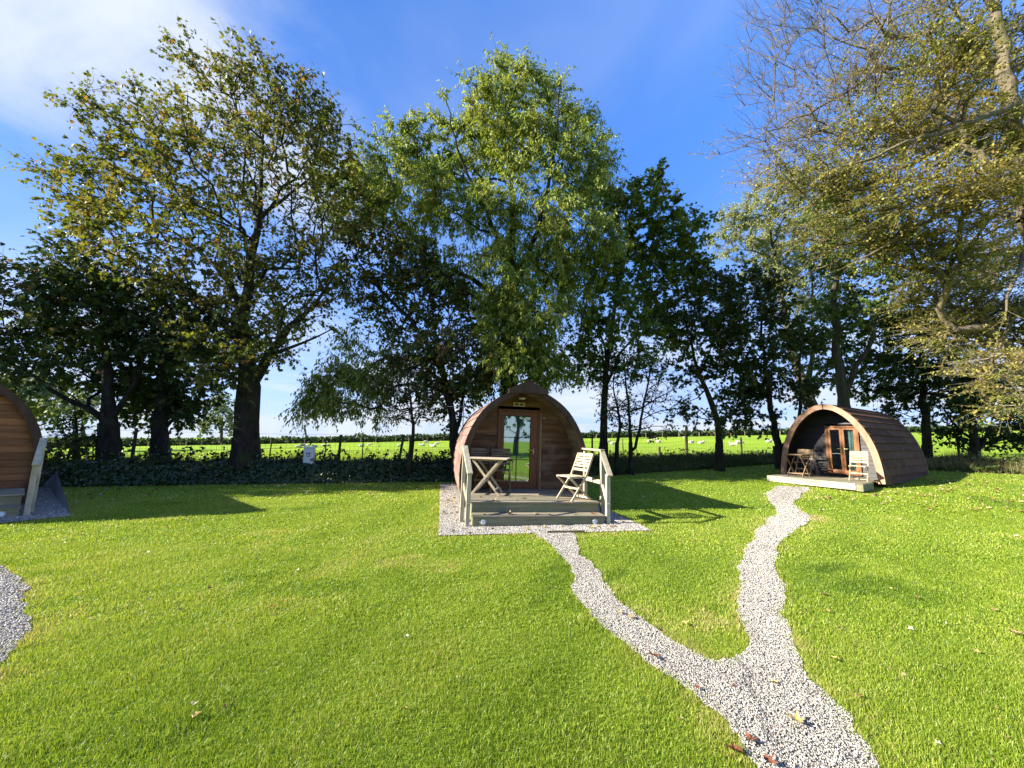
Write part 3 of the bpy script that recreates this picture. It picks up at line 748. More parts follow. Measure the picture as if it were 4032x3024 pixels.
# ------------------------------------------------------------------ decks with steps and handrails
def step_light(x, y, z, parent):
    l = MB(); l.tube([(x, y, z), (x, y - .012, z)], [.062, .058], 24, .5, 0); l.tube([(x, y - .0125, z), (x, y - .018, z)], [.040, .036], 20, .5, 1)
    return l.build('step_light', [M['steel'], M['lens']], parent)
def grooved(mb, x0, x1, y, z0, z1):
    n = max(3, int((z1 - z0) / .019)); h = (z1 - z0) / n
    mb.bbox((x0, y + .008, z0), (x1, y + .03, z1), .5)
    for i in range(n): mb.bbox((x0, y, z0 + i * h + .003), (x1, y + .0085, z0 + (i + 1) * h - .003), .35 + .3 * random.random())
def rail(F_, deck, sgn, kind):
    r = MB(); x = sgn * 1.30; xm = sgn * (1.38 if sgn < 0 else 1.35)
    def bb(nm, p, q, w_, h_, up=(0, 0, 1)):
        m_ = MB(); m_.beam(p, q, w_, h_, up); return m_.build(nm, M['rail'], rl, bevel=.004)
    rl_me = MB(); rl_me.beam((x, .05, .0), (x, .05, .93), .075, .075, (0, 1, 0)); rl = rl_me.build('handrail', M['rail'], deck, bevel=.004)
    bb('post', (xm, .42, .0), (xm, .42, 1.33), .075, .075, (0, 1, 0))
    bb('top_rail', (xm, .46, 1.365), (x, -.06, .90), .10, .04)
    bb('mid_rail', (xm, .45, .70), (x, .03, .36), .035, .085)
    if kind == 'long':
        bb('post', (x, 1.22, .0), (x, 1.22, 1.31), .075, .075, (0, 1, 0))
        bb('top_rail', (xm, .40, 1.355), (x, 1.32, 1.355), .10, .036)
        bb('mid_rail', (xm, .46, .73), (x, 1.18, .73), .035, .085)
    return rl
def make_deck(F_, label, left, right):
    dk = empty('deck', label, 'deck', tuple(F_.o), F_.yaw, 'timber decks of the pods', F_.tilt)
    b = MB(); y = .285
    while y < ARCH + .72:
        e = min(y + .118, ARCH + .74); x = 1.24 if y < ARCH - .06 else 1.20
        b.bbox((-x, y, .345), (x, e - .006, .375)); y += .122
    b.build('deck_boards', M['deck'], dk)
    r = MB(); grooved(r, -1.215, 1.215, .31, .185, .338); r.bbox((-1.215, .342, .02), (-1.18, ARCH, .34)); r.bbox((1.18, .342, .02), (1.215, ARCH, .34)); r.build('riser', M['riser'], dk)
    t = MB()
    for k in range(2): t.bbox((-1.225, -.018 + k * .155, .162), (1.225, .132 + k * .155, .186))
    t.build('tread', M['deck'], dk)
    r = MB(); grooved(r, -1.21, 1.21, .0, .0, .160); r.bbox((-1.21, .033, .0), (-1.18, .31, .16)); r.bbox((1.18, .033, .0), (1.21, .31, .16)); r.build('riser', M['riser'], dk)
    step_light(-1.03, .0, .082, dk); step_light(1.02, .0, .082, dk)
    if left: rail(F_, dk, -1, left)
    if right: rail(F_, dk, 1, right)
    return dk
make_deck(F1, 'two-step timber deck with pale handrails in front of the middle pod', 'short', 'long')
make_deck(F3, 'shaded timber deck with one slanting handrail at the left picture edge', 'short', 'short')
d2 = empty('deck', 'low pale timber deck in front of the pod with double doors', 'deck', tuple(F2.o), F2.yaw, 'timber decks of the pods', F2.tilt)
b = MB(); y = -1.5
while y < .76:
    x0, x1 = (-1.22, 1.26) if y < -.62 else ((-1.22, 1.2) if y < -.08 else (-1.24, 1.24)); b.bbox((x0, y, .165), (x1, min(y + .118, .79), .195)); y += .122
b.build('deck_boards', M['deck'], d2)
r = MB(); r.bbox((-1.24, -1.535, .0), (1.12, -1.505, .19), .8); r.build('front_board', M['deck_edge'], d2)
for pa_, pb_ in (((1.262, -1.53, -.02), (1.292, -.6, .18)), ((-1.25, -1.5, -.02), (-1.222, -.1, .17)), ((1.13, -1.53, -.02), (1.258, -1.505, .16))):
    r = MB(); r.bbox(pa_, pb_, .2); r.build('side_board', M['riser'], d2)
step_light(-1.10, -1.535, .10, d2); step_light(.98, -1.535, .10, d2)

# ------------------------------------------------------------------ folding furniture
def put(o, F_, u, v, z, rz): o.matrix_world = F_.M @ Matrix.Translation((u, v, z)) @ Matrix.Rotation(rz, 4, 'Z')
def make_chair(label, mt, arms=False):
    c = empty('folding_chair', label, 'folding chair', group='folding garden chairs')
    w_ = .21
    def stile(z): return .36 - .36 * (.9 - z) * (1.0 if z > .45 else 1.0) * (.6 / .45) / 1.2 * 1.0
    top, hip, foot = (.34, .90), (.14, .46), (-.24, .0)
    def leg(x, a, b):
        m_ = MB(); m_.beam((x, a[0], a[1]), (x, b[0], b[1]), .022, .04, (0, 1, 0)); return m_.build('leg', mt, c, bevel=.003)
    for x in (-w_, w_):
        m_ = MB(); m_.beam((x, hip[0], hip[1]), (x, top[0], top[1]), .022, .042, (0, 1, 0)); m_.beam((x, hip[0] + .004, hip[1] + .012), (x, foot[0], foot[1]), .022, .042, (0, 1, 0)); m_.build('back_frame', mt, c)
        leg(x * .86, (-.25, .44), (.30, .0))
    s_ = MB()
    for k in range(7): s_.box((0, -.25 + k * .060, .462), (.40, .048, .017))
    s_.box((-.175, -.07, .445), (.022, .42, .03)); s_.box((.175, -.07, .445), (.022, .42, .03))
    s_.build('seat', mt, c)
    b_ = MB()
    for k in range(6):
        z = .60 + k * .052 + (.0 if k else -.02); y = hip[0] + (top[0] - hip[0]) * (z - hip[1]) / (top[1] - hip[1])
        b_.beam((-w_ + .01, y, z), (w_ - .01, y, z), .012, .036 if k else .055, (0, .41, .91))
    b_.beam((-w_ - .011, top[0] - .005, .885), (w_ + .011, top[0] - .005, .885), .016, .04, (0, .41, .91)); b_.build('backrest', mt, c)
    for y, z, x in ((-.05, .232, .2), (.235, .05, .175), (-.20, .045, .0)):
        if x:
            q = MB(); q.beam((-x, y, z), (x, y, z), .018, .035); q.build('stretcher', mt, c)
    if arms:
        for x in (-w_ - .03, w_ + .03):
            q = MB(); q.box((x, -.04, .66), (.05, .44, .02)); q.beam((x, -.2, .65), (x, -.16, .46), .02, .035, (0, 1, 0)); q.build('armrest', mt, c)
    return c
def make_table(label, mt, top_m=None):
    t = empty('folding_table', label, 'folding table', group='folding garden tables')
    s_ = MB()
    for k in range(6): s_.box((.03, -.25 + k * .10, .735), (.80, .092, .022))
    s_.build('table_top', top_m or mt, t)
    a = MB()
    for y in (-.2, .2): a.box((0, y, .702), (.60, .022, .042))
    a.build('apron', mt, t)
    for y in (-.235, .205):
        for s in (1, -1):
            m_ = MB(); yy = y + (.024 if s > 0 else 0); m_.beam((-.29 * s, yy, .715), (.29 * s, yy, 0), .022, .048, (1, 0, 0)); m_.build('leg', mt, t, bevel=.003)
    for x, z in ((-.2, .11), (.2, .11)):
        q = MB(); q.beam((x, -.24, z), (x, .24, z), .025, .035); q.build('stretcher', mt, t)
    return t
tb = make_table('pale folding table with crossed legs beside the middle pod\'s door', M['teak']); put(tb, F1, -.83, 1.24, .376, R(-18))
ch = make_chair('sunlit pale folding chair facing left on the middle pod\'s deck', M['teak']); put(ch, F1, .80, .56, .376, R(-66))
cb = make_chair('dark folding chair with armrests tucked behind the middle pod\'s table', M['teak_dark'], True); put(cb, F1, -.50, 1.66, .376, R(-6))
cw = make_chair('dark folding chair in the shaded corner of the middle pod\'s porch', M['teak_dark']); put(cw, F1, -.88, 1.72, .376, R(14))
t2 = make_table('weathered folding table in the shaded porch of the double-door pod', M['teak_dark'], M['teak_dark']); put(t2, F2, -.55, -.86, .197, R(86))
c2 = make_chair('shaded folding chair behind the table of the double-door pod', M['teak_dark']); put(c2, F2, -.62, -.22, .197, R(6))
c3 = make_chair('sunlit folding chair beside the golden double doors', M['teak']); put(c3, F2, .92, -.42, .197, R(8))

# ------------------------------------------------------------------ small fixed things
# timber board where the path meets the middle pod's gravel
a, b_ = F1.w(-.02, -.53), F1.w(.62, -.54)
e = MB(); e.beam((a[0], a[1], .02), (b_[0], b_[1], .02), .03, .06); tag(e.build('edging_board', M['edging']), 'short grey timber board where the path meets the gravel pad', 'edging board')
# television aerial on a mast behind the middle pod
ae = empty('aerial', 'thin television aerial mast behind the tiled side of the middle pod', 'aerial', (-1.62, 13.0, .1))
q = MB(); q.tube([(0, 0, 0), (0, 0, 2.6)], .016, 8); q.build('mast', M['alu'], ae)
q = MB(); q.tube([(-.55, -.05, 2.42), (.12, .02, 2.42)], .009, 6)
for k in range(8): q.tube([(-.5 + k * .08, -.14, 2.425), (-.5 + k * .08, .10, 2.425)], .004, 5)
q.tube([(-.22, 0, 2.2), (.22, 0, 2.2)], .006, 5); q.build('antenna', M['alu'], ae)
# ------------------------------------------------------------------ trees
def skeleton(rng, stems, lobes, n_t, step=.42, up=.18, bf=.22, tipr=.0095):
    pos, par, fix, dirs, plen = [], [], [], [], []
    ends = []
    def add(p, pa, r=0.0):
        p = np.asarray(p, float); pos.append(p); par.append(pa); fix.append(r)
        if pa < 0: dirs.append(np.array([0, 0, 1.0])); plen.append(0)
        else:
            d = p - pos[pa]; L = np.linalg.norm(d) + 1e-9; dirs.append(d / L); plen.append(plen[pa] + L)
        return len(pos) - 1
    for si, st in enumerate(stems):
        st = np.array(st, float)
        hf = np.linspace(0, 1, len(st)); st[:, 3] *= (.80 - .30 * hf) if si == 0 else (.62 - .18 * hf)
        if si == 0: last = add(st[0, :3], -1, st[0, 3])
        else:
            dd = [np.linalg.norm(q - st[0, :3]) for q in pos]; last = int(np.argmin(dd))
            st = st.copy()
            if si > 0: # spread the limbs in depth too
                dep = rng.uniform(-1, 1) * .42 * np.linalg.norm(st[-1, [0, 2]] - st[0, [0, 2]])
                st[:, 1] += dep * np.linspace(0, 1, len(st)) ** .9
        for a, b in zip(st[:-1], st[1:]):
            L = np.linalg.norm(b[:3] - a[:3]); k = max(1, int(L / step))
            for j in range(1, k + 1):
                t = j / k; q = a + (b - a) * t
                q = q + np.r_[rng.normal(0, .022 * min(L, 2), 3) * (j < k or si > 0), 0]
                last = add(q[:3], last, q[3])
        ends.append(last)
    n_fix = len(pos)
    wts = np.array([max(.4, min(l[6], 1.0)) ** .5 * (l[3] * l[4] * l[5]) ** .6 for l in lobes]); wts /= wts.sum()
    T, Dn = [], []
    for l, k in zip(lobes, np.maximum(3, (wts * n_t)).astype(int)):
        d = norm(rng.normal(0, 1, (k, 3))); r = rng.random(k) ** .42
        T.append(np.array(l[:3]) + d * r[:, None] * np.array(l[3:6])); Dn.append(np.full(k, l[6]))
    T = np.concatenate(T); Dn = np.concatenate(Dn)
    root = np.array(pos[0]); crown0 = np.array(pos[min(n_fix - 1, 3)])
    od = np.argsort(np.linalg.norm(T - crown0, axis=1) + rng.normal(0, .4, len(T)))
    tips, dens = list(ends) * 3, {}
    cap = 16000
    PA = np.zeros((cap, 3)); PL_ = np.zeros(cap); PA[:len(pos)] = pos; PL_[:len(pos)] = plen
    hmin = pos[0][2] + .22 * (max(p[2] for p in pos) - pos[0][2]) * .5
    for ti in od:
        p = T[ti]; n = len(pos)
        d = np.linalg.norm(PA[:n] - p, axis=1)
        cost = d + bf * PL_[:n] + .8 * np.maximum(0, PA[:n, 2] - p[2]) + 3.0 * (PA[:n, 2] < hmin)
        i = int(np.argmin(cost)); L = d[i]
        if L < .12 or n > cap - 60: dens[i] = Dn[ti]; tips.append(i); continue
        to = (p - pos[i]) / L; c = pos[i] + .5 * L * norm(dirs[i] * .55 + to * .7 + np.array([0, 0, up]))
        k = max(1, int(L / step)); last = i
        for j in range(1, k + 1):
            t = j / k; q = (1 - t) ** 2 * pos[i] + 2 * t * (1 - t) * c + t * t * p
            if j < k: q = q + rng.normal(0, .045, 3)
            last = add(q, last); PA[last] = pos[last]; PL_[last] = plen[last]; dens[last] = Dn[ti]
        tips.append(last)
    n = len(pos); acc = np.zeros(n); rad = np.zeros(n); nch = np.zeros(n, int)
    for i in range(n - 1, -1, -1):
        r = (acc[i] ** (1 / 2.3)) if acc[i] > 0 else tipr
        rad[i] = max(r, fix[i]) if i < n_fix else r
        if par[i] >= 0: acc[par[i]] += (r if i >= n_fix else min(r, fix[i])) ** 2.3; nch[par[i]] += 1
    for i in range(n):
        if par[i] >= 0 and i >= n_fix: rad[i] = min(rad[i], rad[par[i]] * .86 if nch[par[i]] > 1 or par[i] < n_fix else rad[par[i]])
        elif i < n_fix: rad[i] = fix[i]
    return np.array(pos), np.array(par), rad, np.array(dirs), n_fix, tips, dens

def frusta(A, B, ra, rb, k, wob=None):
    d = norm(B - A); ref = np.where(np.abs(d[:, 2:3]) < .9, np.array([[0, 0, 1.0]]), np.array([[1.0, 0, 0]]))
    u = norm(np.cross(d, ref)); v = np.cross(d, u); n = len(A)
    an = 2 * np.pi * np.arange(k) / k; ca, sa = np.cos(an), np.sin(an)
    ring = u[:, None] * ca[None, :, None] + v[:, None] * sa[None, :, None]
    V = np.concatenate([A[:, None] + ring * ra[:, None, None], B[:, None] + ring * rb[:, None, None]], 1)
    j = np.arange(k); F = np.stack([j, (j + 1) % k, (j + 1) % k + k, j + k], -1)
    F = (F[None] + (np.arange(n) * 2 * k)[:, None, None]).reshape(-1, 4)
    return V.reshape(-1, 3), F

def make_tree(name, label, spec, seed, bark, leafm, kind, size, n_t, per_tip, per_leaf, tw_len=.6, droop=.25, group='trees along the hedge bank', cat='tree', step=.42, spray=1.0, tint=(.0, 1.0), fold=.22, twig_all=True, upright=.15, trunk_flare=1.25, leafless=.0, flat=.9, plan=1.0, tipr=.0095):
    rng = np.random.default_rng(seed)
    stems, lobes = spec
    pos, par, rad, dirs, nf, tips, dens = skeleton(rng, stems, lobes, n_t, step, tipr=tipr)
    org = pos[0].copy(); gz_ = float(ground_z(org[0], org[1]))
    root = empty(name, label, cat, tuple(org), 0, group)
    # ---- wood: trunk with a flared and fluted foot, then every limb down to the thin ends
    i = np.arange(1, len(pos)); pa = par[i]
    ra, rb = np.minimum(rad[pa], rad[i] * 1.35), rad[i]
    Vs, Fs, o = [], [], 0
    for lo, hi, k in ((.09, 9, 12), (.03, .09, 7), (0, .03, 4)):
        s = (rb >= lo) & (rb < hi)
        if not s.any(): continue
        ext = (pos[i[s]] - pos[pa[s]]) * .04
        V, F = frusta(pos[pa[s]] - ext, pos[i[s]] + ext, ra[s], rb[s], k)
        if k == 12: V = V + norm(rng.normal(0, 1, V.shape)) * (.010 + .0 * V)
        Vs.append(V); Fs.append(F + o); o += len(V)
    r0 = rad[0]; h0 = .9
    fl = []
    for z, f in ((-.7, 1.25), (-.1, 1.18), (.15, 1.10), (.45, 1.03), (.8, 1.0)):
        for j in range(14):
            a = 2 * np.pi * j / 14; q = f * r0 * (1 + (.14 * math.sin(a * 5 + seed) + .06 * math.sin(a * 3)) * max(0, .8 - z))
            t = np.clip(z / .8, 0, 1); k2 = int(min(2, len(pos) - 1)); c = org + (pos[min(2, nf - 1)] - org) * t * .8 / max(.8, pos[min(2, nf - 1)][2] - org[2])
            fl.append((c[0] + q * math.cos(a), c[1] + q * math.sin(a), org[2] + z))
    j = np.arange(14); F = np.concatenate([np.stack([j, (j + 1) % 14, (j + 1) % 14 + 14, j + 14], -1) + 14 * r for r in range(4)])
    Vs.append(np.array(fl)); Fs.append(F + o)
    V = np.concatenate(Vs) - org
    mesh_obj('trunk', raw_mesh('trunk', V, [np.concatenate(Fs)], [bark], np.full(sum(len(f) for f in Fs), .5), smooth=True), root)
    # ---- twigs at the ends and along the thin wood
    thin = np.array([q for q in range(nf, len(pos)) if rad[q] < .026])
    if len(thin) == 0: return root
    tipset = np.array(sorted(set(t for t in tips if t >= nf or True)))
    base = np.concatenate([np.repeat(tipset, per_tip), np.repeat(thin, max(1, per_tip // 3))])
    dn = np.array([dens.get(int(b), .8) for b in base]); keep = (dn > .1) | (rng.random(len(base)) < .5); base, dn = base[keep], dn[keep]
    n = len(base)
    ctr = np.average(pos[nf:], axis=0) if len(pos) > nf else org
    out = norm(pos[base] - ctr)
    D = norm(dirs[base] * .7 + rand_dir(rng, n) * .85 * spray * np.array([1, 1, plan]) + out * .35 + np.array([0, 0, upright]))
    L = tw_len * rng.uniform(.45, 1.25, n)
    P0 = pos[base]; P1 = P0 + D * (L * .55)[:, None] + rng.normal(0, .02, (n, 3)); D2 = norm(D + rand_dir(rng, n) * .4 + np.array([0, 0, -droop])); P2 = P1 + D2 * (L * .5)[:, None]
    Va, Fa = frusta(P0, P1, np.full(n, .0055), np.full(n, .0042), 3); Vb, Fb = frusta(P1, P2, np.full(n, .0042), np.full(n, .0022), 3)
    # ---- leaves
    cnt = rng.poisson(np.clip(per_leaf * dn, .0, None)); tb = np.repeat(np.arange(n), cnt); m_ = len(tb)
    t = rng.uniform(.15, 1.08, m_); q = np.where(t[:, None] < .52, P0[tb] + (P1 - P0)[tb] * (t / .52)[:, None], P1[tb] + (P2 - P1)[tb] * ((t - .52) / .48)[:, None])
    sz = size * rng.uniform(.6, 1.3, m_)
    q = q + rand_dir(rng, m_) * (sz * .35)[:, None]
    A = norm(D2[tb] * .5 + rand_dir(rng, m_) * .8 + np.array([0, 0, -.35 - droop]))
    Nn = norm(rand_dir(rng, m_) * (1.15 - flat * .5) + np.array([0, 0, flat]) + out[tb] * .35)
    LV, LF, tri = leaf_arrays(q, A, Nn, sz, kind, fold, .3)
    # neighbouring leaves on a twig share a colour, so the crown has lighter and darker sprays
    tv = np.clip(.5 + .24 * rng.normal(0, 1, n)[tb] + rng.normal(0, .17, m_), 0, 1) * (tint[1] - tint[0]) + tint[0]
    V = np.concatenate([Va, Vb, LV]) - org; nq = len(Fa) + len(Fb)
    me = raw_mesh('crown', V, [np.concatenate([Fa, Fb + len(Va)]), LF + len(Va) + len(Vb)], [bark, leafm],
                  np.concatenate([np.full(nq, .5), np.repeat(tv, tri)]), np.concatenate([np.zeros(nq, int), np.ones(len(LF), int)]))
    mesh_obj('crown', me, root)
    print(name, 'nodes', len(pos), 'twigs', n, 'leaves', m_)
    return root

M['bark'] = bark_mat('dark_bark', (.010, .008, .006), (.052, .043, .032))
M['bark_grey'] = bark_mat('grey_bark', (.035, .03, .022), (.12, .105, .08), (.06, .075, .03))
M['bark_beech'] = bark_mat('beech_bark', (.08, .066, .045), (.26, .21, .14), (.10, .11, .04))
M['lf_syc'] = leaf_mat('sycamore_leaf', [(0, (.035, .06, .012)), (.35, (.085, .12, .018)), (.7, (.16, .19, .03)), (.9, (.23, .20, .05)), (1, (.24, .13, .045))], .42, patch=(.18, .17, .04), pscale=.35)
M['lf_dark'] = leaf_mat('dark_green_leaf', [(0, (.02, .042, .011)), (.5, (.045, .08, .017)), (.85, (.08, .12, .023)), (1, (.11, .075, .03))], .32)
M['lf_ash'] = leaf_mat('ash_leaflet', [(0, (.07, .12, .02)), (.4, (.16, .235, .035)), (.75, (.26, .33, .065)), (1, (.36, .38, .12))], .45, patch=(.31, .34, .07), pscale=.4)
M['lf_brown'] = leaf_mat('turning_leaf', [(0, (.03, .06, .014)), (.45, (.07, .105, .02)), (.75, (.12, .12, .035)), (1, (.19, .10, .045))], .36)
M['lf_maple'] = leaf_mat('field_maple_leaf', [(0, (.035, .075, .016)), (.5, (.095, .165, .028)), (.85, (.19, .26, .045)), (1, (.16, .13, .03))], .36)
M['lf_willow'] = leaf_mat('pale_willow_leaf', [(0, (.15, .18, .06)), (.5, (.25, .28, .10)), (1, (.36, .37, .17))], .4)
M['lf_beech'] = leaf_mat('beech_leaf', [(0, (.055, .085, .016)), (.35, (.16, .20, .035)), (.65, (.30, .315, .07)), (.9, (.44, .41, .14)), (1, (.42, .28, .10))], .45, patch=(.44, .345, .10), pscale=.42)
M['lf_far'] = leaf_mat('far_pale_leaf', [(0, (.07, .10, .04)), (.5, (.11, .15, .06)), (1, (.17, .20, .09))], .35)
